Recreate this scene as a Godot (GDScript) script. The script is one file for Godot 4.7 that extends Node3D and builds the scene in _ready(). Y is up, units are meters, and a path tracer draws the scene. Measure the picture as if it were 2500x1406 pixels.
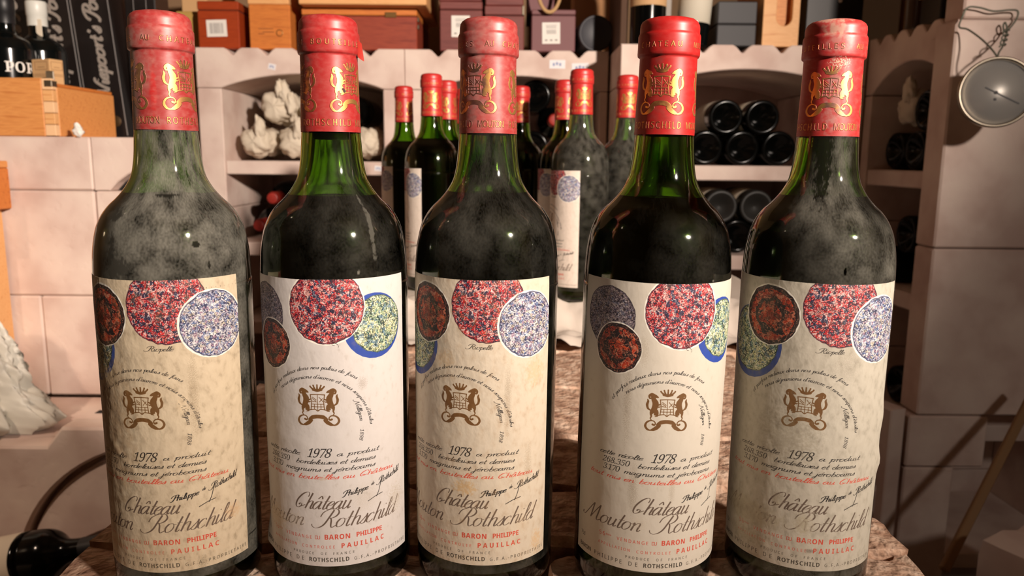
extends Node3D
# A cellar table: five dusty wine bottles in a row, more behind, stone wine racks round them.

const EYE := 0.972
const DECK := 0.75          # table top
var used := {}
var M := {}                 # materials
var G := {}                 # script glyphs
var T0 := 0

# ------------------------------------------------------------------ start
func _ready():
	T0 = Time.get_ticks_msec()
	# --- camera
	var cam := Camera3D.new(); cam.name = "camera"
	var lens := CameraAttributesPhysical.new()
	lens.frustum_focal_length = 32.0
	lens.exposure_aperture = 19.0
	lens.frustum_focus_distance = 0.40
	add_child(cam)
	cam.attributes = lens
	cam.fov = 41.117
	cam.near = 0.02
	cam.far = 50.0
	cam.transform = Transform3D(Basis(Vector3.RIGHT, -deg_to_rad(9.614)) * Basis(Vector3.BACK, deg_to_rad(0.527)), Vector3(0, EYE, 0))
	cam.current = true
	# --- environment: a closed cellar, no sky
	var we := WorldEnvironment.new(); we.name = "environment"
	var env := Environment.new()
	env.background_mode = Environment.BG_COLOR
	env.background_color = Color(0, 0, 0)
	env.tonemap_mode = Environment.TONE_MAPPER_LINEAR
	env.tonemap_exposure = 1.05
	env.sdfgi_enabled = true; env.ssao_enabled = true; env.ssil_enabled = true
	we.environment = env
	add_child(we)
	# --- lamps
	lamps()
	# --- materials, then the setting, then the things
	materials()
	room()
	racks()
	table()
	glyphs()
	front_bottles()
	rear_bottles()
	rack_bottles()
	shelf_top()
	left_side()
	right_side()

# ------------------------------------------------------------------ naming
func put(n: Node3D, called: String, parent: Node = null) -> Node3D:
	if parent == null:
		if used.has(called):
			used[called] += 1
			n.name = "%s_%03d" % [called, used[called] - 1]
		else:
			used[called] = 1
			n.name = called
		add_child(n, true)
	else:
		n.name = called
		parent.add_child(n, true)
	return n

func tag(n: Node, label: String, category: String, group := ""):
	n.set_meta("label", label)
	n.set_meta("category", category)
	if group != "":
		n.set_meta("group", group)

func thing(called: String, label: String, category: String, at := Vector3.ZERO, group := "") -> Node3D:
	var n := Node3D.new()
	put(n, called)
	n.position = at
	tag(n, label, category, group)
	return n

func part(mesh: Mesh, called: String, mat: Material, parent: Node = null) -> MeshInstance3D:
	var o := MeshInstance3D.new()
	o.mesh = mesh
	o.material_override = mat
	o.cast_shadow = GeometryInstance3D.SHADOW_CASTING_SETTING_ON
	put(o, called, parent)
	return o

func structure(mesh: Mesh, called: String, mat: Material) -> MeshInstance3D:
	var o := part(mesh, called, mat)
	o.set_meta("kind", "structure")
	return o

# ------------------------------------------------------------------ mesh helpers
class MB:
	var v := PackedVector3Array()
	var n := PackedVector3Array()
	var t := PackedVector2Array()
	var idx := PackedInt32Array()
	func vert(p: Vector3, nn: Vector3, uv := Vector2.ZERO) -> int:
		v.append(p); n.append(nn); t.append(uv)
		return v.size() - 1
	func tri(a: int, b: int, c: int):
		var f := (v[b] - v[a]).cross(v[c] - v[a])
		if f.dot(n[a] + n[b] + n[c]) > 0.0:
			idx.append_array([a, c, b])
		else:
			idx.append_array([a, b, c])
	func quad(a: int, b: int, c: int, d: int):
		tri(a, b, c); tri(a, c, d)
	func face(ps: Array, nn: Vector3, uvs := []):
		var k := []
		for i in ps.size():
			k.append(vert(ps[i], nn, uvs[i] if uvs.size() else Vector2.ZERO))
		for i in range(1, ps.size() - 1):
			tri(k[0], k[i], k[i + 1])
	func mesh() -> ArrayMesh:
		var a := []
		a.resize(Mesh.ARRAY_MAX)
		a[Mesh.ARRAY_VERTEX] = v; a[Mesh.ARRAY_NORMAL] = n; a[Mesh.ARRAY_TEX_UV] = t; a[Mesh.ARRAY_INDEX] = idx
		var m := ArrayMesh.new()
		m.add_surface_from_arrays(Mesh.PRIMITIVE_TRIANGLES, a)
		return m

# profile: points (radius, height), in order; normals to the right of travel (outward when going up)
func lathe(prof: Array, seg := 64, v0 := 0.0, v1 := 1.0, wob = null) -> ArrayMesh:
	var b := MB.new()
	var np := prof.size()
	var nr := []
	for i in np:
		var d := Vector2.ZERO
		if i > 0:
			d += (prof[i] - prof[i - 1]).normalized()
		if i < np - 1:
			d += (prof[i + 1] - prof[i]).normalized()
		nr.append(Vector2(d.y, -d.x).normalized())
	for j in seg + 1:
		var a := TAU * j / seg + PI
		var s := sin(a); var c := cos(a)
		for i in np:
			var r: float = prof[i].x + (wob.call(a, prof[i].y) if wob != null else 0.0)
			b.vert(Vector3(s * r, prof[i].y, c * r), Vector3(s * nr[i].x, nr[i].y, c * nr[i].x), Vector2(float(j) / seg, (v1 - prof[i].y) / (v1 - v0)))
	for j in seg:
		for i in np - 1:
			var p := j * np + i
			b.quad(p, p + 1, p + np + 1, p + np)
	return b.mesh()

# box with chamfered edges, centred at c
func box_into(b: MB, c: Vector3, s: Vector3, e: float):
	var h := s * 0.5
	e = minf(e, minf(h.x, minf(h.y, h.z)) * 0.9)
	for ax in 3:
		var u := (ax + 1) % 3
		var w := (ax + 2) % 3
		for sg in [-1.0, 1.0]:
			var nn := Vector3.ZERO; nn[ax] = sg
			var ps := []
			for q in [[-1, -1], [1, -1], [1, 1], [-1, 1]]:
				var p := Vector3.ZERO
				p[ax] = sg * h[ax]; p[u] = q[0] * (h[u] - e); p[w] = q[1] * (h[w] - e)
				ps.append(c + p)
			b.face(ps, nn)
		for s1 in [-1.0, 1.0]:
			for s2 in [-1.0, 1.0]:
				var nn := Vector3.ZERO; nn[u] = s1; nn[w] = s2
				var ps := []
				for q in [[-1, 0], [1, 0], [1, 1], [-1, 1]]:
					var p := Vector3.ZERO
					p[ax] = q[0] * (h[ax] - e)
					p[u] = s1 * (h[u] - (e if q[1] == 1 else 0.0))
					p[w] = s2 * (h[w] - (0.0 if q[1] == 1 else e))
					ps.append(c + p)
				b.face(ps, nn.normalized())
	for x in [-1.0, 1.0]:
		for y in [-1.0, 1.0]:
			for z in [-1.0, 1.0]:
				var k := Vector3(x, y, z)
				b.face([c + k * Vector3(h.x, h.y - e, h.z - e), c + k * Vector3(h.x - e, h.y, h.z - e), c + k * Vector3(h.x - e, h.y - e, h.z)], k.normalized())

func box(c: Vector3, s: Vector3, e := 0.0015) -> ArrayMesh:
	var b := MB.new()
	box_into(b, c, s, e)
	return b.mesh()

func span(x0: float, x1: float, y0: float, y1: float, z0: float, z1: float, e := 0.0015) -> ArrayMesh:
	return box(Vector3((x0 + x1) / 2, (y0 + y1) / 2, (z0 + z1) / 2), Vector3(absf(x1 - x0), absf(y1 - y0), absf(z1 - z0)), e)

# polygon in the x-y plane pushed from z0 (front) to z1 (back)
func slab_of(poly: PackedVector2Array, z0: float, z1: float, e := 0.0) -> ArrayMesh:
	var b := MB.new()
	if Geometry2D.is_polygon_clockwise(poly):
		poly.reverse()
	var front := poly
	if e > 0.0:
		front = PackedVector2Array()
		for i in poly.size():
			var d0 := (poly[i] - poly[i - 1]).normalized()
			var d1 := (poly[(i + 1) % poly.size()] - poly[i]).normalized()
			var nn := (Vector2(-d0.y, d0.x) + Vector2(-d1.y, d1.x)).normalized()
			front.append(poly[i] + nn * e)
	var ti := Geometry2D.triangulate_polygon(poly)
	for k in range(0, ti.size(), 3):
		b.face([Vector3(front[ti[k]].x, front[ti[k]].y, z0), Vector3(front[ti[k + 1]].x, front[ti[k + 1]].y, z0), Vector3(front[ti[k + 2]].x, front[ti[k + 2]].y, z0)], Vector3(0, 0, 1))
		b.face([Vector3(poly[ti[k]].x, poly[ti[k]].y, z1), Vector3(poly[ti[k + 1]].x, poly[ti[k + 1]].y, z1), Vector3(poly[ti[k + 2]].x, poly[ti[k + 2]].y, z1)], Vector3(0, 0, -1))
	for i in poly.size():
		var p := poly[i]; var q := poly[(i + 1) % poly.size()]
		var d := (q - p).normalized()
		var nn := Vector3(d.y, -d.x, 0)
		var zi := z0 - e
		b.face([Vector3(p.x, p.y, zi), Vector3(q.x, q.y, zi), Vector3(q.x, q.y, z1), Vector3(p.x, p.y, z1)], nn)
		if e > 0.0:
			var p2 := front[i]; var q2 := front[(i + 1) % poly.size()]
			b.face([Vector3(p.x, p.y, zi), Vector3(q.x, q.y, zi), Vector3(q2.x, q2.y, z0), Vector3(p2.x, p2.y, z0)], (nn + Vector3(0, 0, 1)).normalized())
	return b.mesh()

# a smooth sheet or closed skin from a function of (u, v) in 0..1; out = sign of the outward side
func skin(f: Callable, nu: int, nv: int, out := 1.0) -> ArrayMesh:
	var b := MB.new()
	for j in nv + 1:
		for i in nu + 1:
			b.vert(f.call(float(i) / nu, float(j) / nv), Vector3.ZERO, Vector2(float(i) / nu, float(j) / nv))
	var w := nu + 1
	for j in nv:
		for i in nu:
			var p := j * w + i
			for tr in [[p, p + 1, p + w + 1], [p, p + w + 1, p + w]]:
				var fn: Vector3 = (b.v[tr[1]] - b.v[tr[0]]).cross(b.v[tr[2]] - b.v[tr[0]]) * out
				for k in 3:
					b.n[tr[k]] += fn
	# join the seam
	for j in nv + 1:
		if b.v[j * w].distance_to(b.v[j * w + nu]) < 1e-6:
			var s: Vector3 = b.n[j * w] + b.n[j * w + nu]
			b.n[j * w] = s; b.n[j * w + nu] = s
	for i in b.n.size():
		b.n[i] = b.n[i].normalized() if b.n[i].length() > 1e-12 else Vector3.UP
	for j in nv:
		for i in nu:
			var p := j * w + i
			b.quad(p, p + 1, p + w + 1, p + w)
	return b.mesh()

func tube(pts: Array, r: float, seg := 10) -> ArrayMesh:
	var b := MB.new()
	var np := pts.size()
	var up := Vector3(0.31, 0.9, 0.2).normalized()
	for i in np:
		var d: Vector3 = (pts[mini(i + 1, np - 1)] - pts[maxi(i - 1, 0)]).normalized()
		var x := up.cross(d).normalized()
		var y := d.cross(x)
		for k in seg + 1:
			var a := TAU * k / seg
			var nn := x * cos(a) + y * sin(a)
			b.vert(pts[i] + nn * r, nn)
	for i in np - 1:
		for k in seg:
			var p := i * (seg + 1) + k
			b.quad(p, p + 1, p + seg + 2, p + seg + 1)
	for e in [0, np - 1]:
		var d: Vector3 = (pts[1] - pts[0]) if e == 0 else (pts[np - 2] - pts[np - 1])
		var c := b.vert(pts[e], -d.normalized())
		var ring := []
		for k in seg + 1:
			ring.append(b.vert(b.v[e * (seg + 1) + k], -d.normalized()))
		for k in seg:
			b.tri(c, ring[k], ring[k + 1])
	return b.mesh()

func curve(pts: Array, per := 8) -> Array:
	var out := []
	var n := pts.size()
	for i in n - 1:
		var p0 = pts[maxi(i - 1, 0)]; var p1 = pts[i]; var p2 = pts[i + 1]; var p3 = pts[mini(i + 2, n - 1)]
		for k in per:
			var t := float(k) / per
			out.append(0.5 * (2.0 * p1 + (p2 - p0) * t + (2.0 * p0 - 5.0 * p1 + 4.0 * p2 - p3) * t * t + (3.0 * p1 - p0 - 3.0 * p2 + p3) * t * t * t))
	out.append(pts[n - 1])
	return out

# a rough stone block: a rounded, chipped box with its own pits
func rough_block(s: Vector3, seed_: int, nx := 8, ny := 3, nz := 5, amp := 0.004) -> ArrayMesh:
	var nz1 := FastNoiseLite.new(); nz1.seed = seed_; nz1.frequency = 28.0; nz1.fractal_octaves = 3
	var b := MB.new()
	var h := s * 0.5
	var cnt := [nx, ny, nz]
	for ax in 3:
		var u := (ax + 1) % 3
		var w := (ax + 2) % 3
		for sg in [-1.0, 1.0]:
			var base := b.v.size()
			var cu: int = cnt[u]; var cw: int = cnt[w]
			for j in cw + 1:
				for i in cu + 1:
					var p := Vector3.ZERO
					p[ax] = sg * h[ax]
					p[u] = h[u] * (2.0 * i / cu - 1.0)
					p[w] = h[w] * (2.0 * j / cw - 1.0)
					# round the corners, then pit
					var rr := 0.007
					var q := Vector3(clampf(p.x, -h.x + rr, h.x - rr), clampf(p.y, -h.y + rr, h.y - rr), clampf(p.z, -h.z + rr, h.z - rr))
					var d := p - q
					if d.length() > 1e-6:
						p = q + d.normalized() * minf(d.length(), rr)
					var edge := 0.0
					for k in 3:
						if absf(p[k]) > h[k] - 0.012:
							edge += 1.0
					var nn := nz1.get_noise_3dv(p + Vector3(seed_, 0, 0))
					var nd := (p - q).normalized() if (p - q).length() > 1e-6 else Vector3.UP
					p += nd * nn * amp * (1.0 + 1.2 * maxf(0.0, edge - 1.0)) - nd * amp * 0.6
					b.vert(p, Vector3.ZERO)
			for j in cw:
				for i in cu:
					var p0 := base + j * (cu + 1) + i
					for tr in [[p0, p0 + 1, p0 + cu + 2], [p0, p0 + cu + 2, p0 + cu + 1]]:
						var fn: Vector3 = (b.v[tr[1]] - b.v[tr[0]]).cross(b.v[tr[2]] - b.v[tr[0]]) * sg
						for k in 3:
							b.n[tr[k]] += fn
			for k in range(base, b.v.size()):
				b.n[k] = b.n[k].normalized()
			for j in cw:
				for i in cu:
					var p0 := base + j * (cu + 1) + i
					b.quad(p0, p0 + 1, p0 + cu + 2, p0 + cu + 1)
	return b.mesh()

# ------------------------------------------------------------------ materials
func flat(c: Color, rough := 0.7, metal := 0.0) -> StandardMaterial3D:
	var m := StandardMaterial3D.new()
	m.albedo_color = c
	m.roughness = rough
	m.metallic = metal
	return m

func ramp(cols: Array, offs: Array) -> Gradient:
	var g := Gradient.new()
	g.offsets = PackedFloat32Array(offs)
	g.colors = PackedColorArray(cols)
	return g

func noise_map(seed_: int, freq: float, g: Gradient, size := 512, kind := FastNoiseLite.TYPE_SIMPLEX_SMOOTH, oct := 4) -> NoiseTexture2D:
	var f := FastNoiseLite.new()
	f.seed = seed_; f.frequency = freq; f.noise_type = kind; f.fractal_octaves = oct
	var t := NoiseTexture2D.new()
	t.width = size; t.height = size; t.seamless = true; t.noise = f; t.color_ramp = g
	return t

func wood(key: String, c0: Color, c1: Color, seed_: int, rough := 0.55, along := Vector3(2.2, 26, 26)) -> StandardMaterial3D:
	var m := flat(Color.WHITE, rough)
	var f := FastNoiseLite.new()
	f.seed = seed_; f.frequency = 0.012; f.fractal_octaves = 4
	f.domain_warp_enabled = true; f.domain_warp_amplitude = 18.0; f.domain_warp_frequency = 0.01
	var t := NoiseTexture2D.new()
	t.width = 256; t.height = 256; t.seamless = true; t.noise = f
	t.color_ramp = ramp([c1, c0, c0.lerp(c1, 0.35), c0, c1.lerp(c0, 0.4)], [0.0, 0.35, 0.5, 0.62, 1.0])
	m.albedo_texture = t
	m.uv1_triplanar = true
	m.uv1_scale = along
	m.uv1_offset = Vector3(seed_ * 0.37, seed_ * 0.11, seed_ * 0.23)
	M[key] = m
	return m

func materials():
	# pale reconstituted stone of the racks
	var st := flat(Color.WHITE, 0.9)
	st.albedo_texture = noise_map(11, 0.006, ramp([Color(0.80, 0.70, 0.655), Color(0.86, 0.775, 0.73), Color(0.89, 0.815, 0.765)], [0.15, 0.5, 0.85]))
	st.uv1_triplanar = true; st.uv1_world_triplanar = true; st.uv1_scale = Vector3(2.3, 2.3, 2.3)
	st.heightmap_enabled = true
	st.heightmap_texture = noise_map(12, 0.035, ramp([Color(0, 0, 0), Color(0.75, 0.75, 0.75), Color(1, 1, 1)], [0.0, 0.35, 1.0]))
	st.heightmap_scale = 0.05
	M.stone = st
	var dk := flat(Color(0.10, 0.085, 0.075), 0.95)
	M.soot = dk
	# rough broken stone of the table
	var rs := flat(Color.WHITE, 0.95)
	rs.albedo_texture = noise_map(21, 0.02, ramp([Color(0.62, 0.47, 0.38), Color(0.80, 0.66, 0.56), Color(0.88, 0.77, 0.68)], [0.2, 0.5, 0.8]), 512, FastNoiseLite.TYPE_SIMPLEX_SMOOTH, 5)
	rs.uv1_triplanar = true; rs.uv1_world_triplanar = true; rs.uv1_scale = Vector3(5, 5, 5)
	rs.heightmap_enabled = true
	rs.heightmap_texture = noise_map(22, 0.05, ramp([Color(0, 0, 0), Color(1, 1, 1)], [0.1, 0.9]), 512, FastNoiseLite.TYPE_SIMPLEX_SMOOTH, 5)
	rs.heightmap_scale = 0.14
	M.rough_stone = rs
	M.plaster = flat(Color(0.55, 0.44, 0.33), 0.95)
	M.concrete = flat(Color(0.30, 0.27, 0.24), 0.95)
	M.cloth = flat(Color(0.80, 0.75, 0.70), 0.85)
	M.paper = flat(Color(0.84, 0.79, 0.71), 0.8)
	M.plastic = flat(Color(0.80, 0.78, 0.73), 0.45)
	wood("pine", Color(0.87, 0.60, 0.34), Color(0.72, 0.42, 0.20), 3)
	wood("pine_pale", Color(0.91, 0.70, 0.47), Color(0.82, 0.56, 0.33), 4)
	wood("pine_warm", Color(0.83, 0.50, 0.22), Color(0.66, 0.34, 0.13), 5)
	wood("cherry", Color(0.64, 0.25, 0.10), Color(0.50, 0.16, 0.06), 6, 0.4)
	wood("redwood", Color(0.60, 0.26, 0.17), Color(0.42, 0.13, 0.09), 7, 0.5)
	wood("maroon", Color(0.47, 0.24, 0.22), Color(0.38, 0.17, 0.16), 8, 0.6, Vector3(1.5, 9, 9))
	M.maroon_plain = flat(Color(0.46, 0.29, 0.30), 0.6)
	M.carton = flat(Color(0.72, 0.53, 0.36), 0.85)
	M.tan = flat(Color(0.80, 0.64, 0.45), 0.8)
	M.black_box = flat(Color(0.075, 0.05, 0.045), 0.45)
	M.grey_box = flat(Color(0.22, 0.22, 0.23), 0.6)
	M.disc = flat(Color(0.23, 0.23, 0.25), 0.5)
	M.white_label = flat(Color(0.90, 0.88, 0.85), 0.7)
	M.ink = flat(Color(0.12, 0.11, 0.11), 0.7)
	M.grey_ink = flat(Color(0.55, 0.53, 0.52), 0.7)
	M.steel = flat(Color(0.62, 0.58, 0.52), 0.3, 1.0)
	M.dull_steel = flat(Color(0.48, 0.44, 0.38), 0.45, 1.0)
	M.brass = flat(Color(0.55, 0.42, 0.25), 0.4, 0.8)
	M.rope = flat(Color(0.72, 0.58, 0.40), 0.9)
	M.dark_glass = flat(Color(0.02, 0.022, 0.02), 0.14)
	M.dark_glass.metallic_specular = 0.32
	M.port_glass = flat(Color(0.03, 0.045, 0.045), 0.14)
	M.dusty_dark = flat(Color(0.13, 0.125, 0.115), 0.5)
	M.red_cap = flat(Color(0.62, 0.16, 0.12), 0.5)
	M.white_cap = flat(Color(0.82, 0.82, 0.79), 0.4)
	M.black_cap = flat(Color(0.09, 0.09, 0.10), 0.45)
	M.tan_yellow = flat(Color(0.72, 0.58, 0.30), 0.7)
	M.pine_brand = flat(Color(0.52, 0.28, 0.13), 0.7)
	M.pine_light = flat(Color(0.93, 0.76, 0.58), 0.6)
	M.pine_dim = flat(Color(0.55, 0.42, 0.28), 0.7)
	M.tan_label = flat(Color(0.80, 0.64, 0.46), 0.6)
	M.tan_print = flat(Color(0.58, 0.42, 0.27), 0.7)
	M.carton_dark = flat(Color(0.30, 0.20, 0.13), 0.8)
	M.white_label_old = flat(Color(0.80, 0.77, 0.70), 0.7)
	M.grey_card = flat(Color(0.62, 0.59, 0.56), 0.7)
	M.amber = flat(Color(0.22, 0.10, 0.03), 0.2)
	M.gold_seal = flat(Color(0.30, 0.22, 0.12), 0.5, 0.5)
	M.dial = flat(Color(0.55, 0.53, 0.50), 0.35, 0.3)
	M.wire = flat(Color(0.40, 0.41, 0.36), 0.5, 0.4)
	# green bottle glass, wine, cork
	var g := flat(Color(0.54, 0.72, 0.27, 0.0), 0.06)
	g.refraction_enabled = true; g.refraction_scale = 0.05
	M.glass = g
	M.wine = flat(Color(0.035, 0.012, 0.016), 0.12)
	M.cork = flat(Color(0.16, 0.10, 0.09), 0.6)

# ------------------------------------------------------------------ lamps
func lamps():
	# reading lamp on a stand, behind the camera to the right: the key light
	var at := Vector3(1.0, EYE + 0.60, 0.68)
	var aim := Vector3(-0.60, EYE + 0.40, -1.70)
	var o := thing("reading_lamp", "reading lamp on a floor stand behind the camera at the right", "lamp", Vector3(at.x, 0, at.z + 0.18))
	var bm := flat(Color(1, 0.9, 0.78), 0.5)
	bm.emission_enabled = true; bm.emission = Color(1.0, 0.95, 0.90); bm.emission_energy_multiplier = 60.0
	var sph := SphereMesh.new(); sph.radius = 0.06; sph.height = 0.12
	var bulb := part(sph, "bulb", bm, o)
	bulb.position = at - o.position
	var spot := SpotLight3D.new(); spot.name = "reading_lamp_light"
	spot.light_color = Color(1.0, 0.93, 0.87)
	spot.light_energy = 9.6
	spot.spot_angle = 33.0
	spot.spot_angle_attenuation = 1.0
	spot.spot_range = 12.0
	spot.spot_attenuation = 2.0
	spot.light_size = 0.058
	spot.shadow_enabled = true
	add_child(spot)
	spot.look_at_from_position(at, aim, Vector3.UP)
	var dir := (aim - at).normalized()
	var shade := lathe([Vector2(0.13, 0.0), Vector2(0.11, -0.06), Vector2(0.07, -0.12), Vector2(0.02, -0.15), Vector2(0.068, -0.118), Vector2(0.108, -0.06), Vector2(0.128, 0.0)], 32)
	var sh := part(shade, "shade", flat(Color(0.15, 0.15, 0.15), 0.5), o)
	sh.transform = Transform3D(Basis(Quaternion(Vector3.UP, dir)), at - o.position - dir * 0.02)
	part(span(-0.008, 0.008, 0.02, at.y + 0.03, -0.008, 0.008), "pole", flat(Color(0.2, 0.2, 0.2), 0.5, 0.5), o)
	part(lathe([Vector2(0, 0), Vector2(0.12, 0), Vector2(0.12, 0.015), Vector2(0.02, 0.025), Vector2(0, 0.025)], 32), "base", flat(Color(0.2, 0.2, 0.2), 0.5, 0.5), o)
	# small wall lamp far to the left
	var at2 := Vector3(-1.42, 1.13, -0.5)
	var o2 := thing("wall_lamp", "small globe wall lamp on the left wall", "lamp", at2)
	var s2 := SphereMesh.new(); s2.radius = 0.035; s2.height = 0.07
	var bm2 := flat(Color(1, 0.9, 0.78), 0.5)
	bm2.emission_enabled = true; bm2.emission = Color(1.0, 0.85, 0.66); bm2.emission_energy_multiplier = 4.0
	part(s2, "globe", bm2, o2)
	part(span(-0.178, -0.03, -0.01, 0.01, -0.01, 0.01), "bracket", flat(Color(0.2, 0.2, 0.2), 0.5, 0.5), o2)
	var l2 := OmniLight3D.new(); l2.name = "wall_lamp_light"
	l2.light_color = Color(1.0, 0.88, 0.76); l2.light_energy = 0.03; l2.omni_range = 10.0; l2.omni_attenuation = 2.0; l2.light_size = 0.034; l2.shadow_enabled = true
	add_child(l2); l2.position = at2
	# small can lamp on the left wall that lights the low rack
	var at3 := Vector3(-1.00, 1.66, -0.28)
	var aim3 := Vector3(-0.70, 0.42, -1.06)
	var o3 := thing("can_lamp", "small black can lamp on a wall arm pointing down at the low rack", "lamp", at3)
	var d3 := (aim3 - at3).normalized()
	var can := part(lathe([Vector2(0.0, -0.10), Vector2(0.038, -0.10), Vector2(0.042, -0.09), Vector2(0.042, 0.0), Vector2(0.039, 0.0), Vector2(0.039, -0.06), Vector2(0.0, -0.065)], 32), "can", flat(Color(0.08, 0.08, 0.08), 0.5), o3)
	can.basis = Basis(Quaternion(Vector3.UP, d3))
	part(span(-0.60, 0.0, 0.045, 0.060, -0.008, 0.008), "arm", flat(Color(0.08, 0.08, 0.08), 0.5), o3)
	var s3 := SphereMesh.new(); s3.radius = 0.022; s3.height = 0.044
	var bm3 := flat(Color(1, 0.9, 0.78), 0.5)
	bm3.emission_enabled = true; bm3.emission = Color(1.0, 0.88, 0.76); bm3.emission_energy_multiplier = 6.0
	part(s3, "bulb", bm3, o3).position = -d3 * 0.012
	var l3 := SpotLight3D.new(); l3.name = "can_lamp_light"
	l3.light_color = Color(1.0, 0.88, 0.78); l3.light_energy = 0.75; l3.spot_angle = 23.0; l3.spot_angle_attenuation = 0.9; l3.spot_range = 10.0; l3.spot_attenuation = 2.0; l3.light_size = 0.02; l3.shadow_enabled = true
	add_child(l3); l3.look_at_from_position(at3 - d3 * 0.012, aim3, Vector3.UP)

# ------------------------------------------------------------------ room shell
func room():
	structure(span(-1.7, 1.7, -0.12, 0.0, -2.4, 2.4, 0.0), "floor", M.concrete)
	structure(span(-1.7, 1.7, 2.3, 2.42, -2.4, 2.4, 0.0), "ceiling", M.plaster)
	structure(span(-1.7, 1.7, 0.0, 2.3, -2.4, -2.28, 0.0), "wall_back", M.plaster)
	structure(span(-1.7, 1.7, 0.0, 2.3, 2.28, 2.4, 0.0), "wall_front", M.plaster)
	structure(span(-1.72, -1.6, 0.0, 2.3, -2.28, 2.28, 0.0), "wall_left", M.plaster)
	structure(span(1.5, 1.62, 0.0, 2.3, -2.28, 2.28, 0.0), "wall_right", M.plaster)

# ------------------------------------------------------------------ stone racks
# the arched lintel of a rack module: notched along the top, arched underneath
func lintel_poly(x0: float, x1: float, y0: float, ytop: float, ox0: float, ox1: float, yspring: float, ypeak: float, pitch: float, phase: float) -> PackedVector2Array:
	var p := PackedVector2Array()
	p.append(Vector2(x0, y0))
	p.append(Vector2(ox0, y0))
	if yspring > y0 + 0.001:
		p.append(Vector2(ox0, yspring))
	for i in range(1, 20):
		var t := i / 20.0
		p.append(Vector2(lerpf(ox0, ox1, t), yspring + (ypeak - yspring) * (1.0 - pow(2.0 * t - 1.0, 2.0))))
	if yspring > y0 + 0.001:
		p.append(Vector2(ox1, yspring))
	p.append(Vector2(ox1, y0))
	p.append(Vector2(x1, y0))
	p.append(Vector2(x1, ytop))
	var x := phase
	while x < x1:
		x += pitch
	while x > x0 + 0.02:
		if x < x1 - 0.02:
			p.append(Vector2(x + 0.020, ytop))
			p.append(Vector2(x + 0.013, ytop - 0.004))
			p.append(Vector2(x + 0.002, ytop - 0.0155))
			p.append(Vector2(x - 0.002, ytop - 0.0155))
			p.append(Vector2(x - 0.013, ytop - 0.004))
			p.append(Vector2(x - 0.020, ytop))
		x -= pitch
	p.append(Vector2(x0, ytop))
	return p

func rack(called: String, label: String, x0: float, x1: float, ox0: float, ox1: float, zf: float, depth: float, ytop: float, phase: float, pitch: float) -> Node3D:
	var o := thing(called, label, "wine rack", Vector3(0, 0, zf))
	part(slab_of(lintel_poly(x0, x1, 1.124, ytop, ox0, ox1, 1.1245, 1.156, pitch, phase), 0.0, -depth, 0.002), "arched_lintel", M.stone, o)
	# uprights are stacks of blocks
	var ys := [0.0, 0.3, 0.58, 0.85, 1.1235]
	for k in 4:
		part(span(x0, ox0, ys[k] + 0.0008, ys[k + 1] - 0.0008, -depth, -0.0005 * (k % 2), 0.002), "upright_block", M.stone, o)
		part(span(ox1, x1, ys[k] + 0.0008, ys[k + 1] - 0.0008, -depth, -0.0005 * ((k + 1) % 2), 0.002), "upright_block", M.stone, o)
	for y in [0.96, 0.77, 0.58, 0.39, 0.20]:
		part(span(ox0 + 0.0004, ox1 - 0.0004, y - 0.031, y, -depth, -0.004, 0.002), "shelf", M.stone, o)
	part(span(x0, x1, 0.0, ytop - 0.03, -depth - 0.03, -depth - 0.001, 0.0), "back_panel", M.stone, o)
	return o

func price_tag(parent: Node, x: float, y: float, z: float, w: float, h: float, a := 0.0):
	var t := part(box(Vector3.ZERO, Vector3(w, h, 0.0006), 0.0001), "price_sticker", M.sticker, parent)
	t.position = Vector3(x, y, z); t.rotation.z = a
	var b := MB.new()
	for k in 3:
		box_into(b, Vector3(-w * 0.22 + k * w * 0.2, (k % 2) * h * 0.1 - 0.02 * h, 0.0004), Vector3(w * 0.13, h * 0.35, 0.0003), 0.0)
	part(b.mesh(), "pen_mark", M.pen, t)

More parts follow.
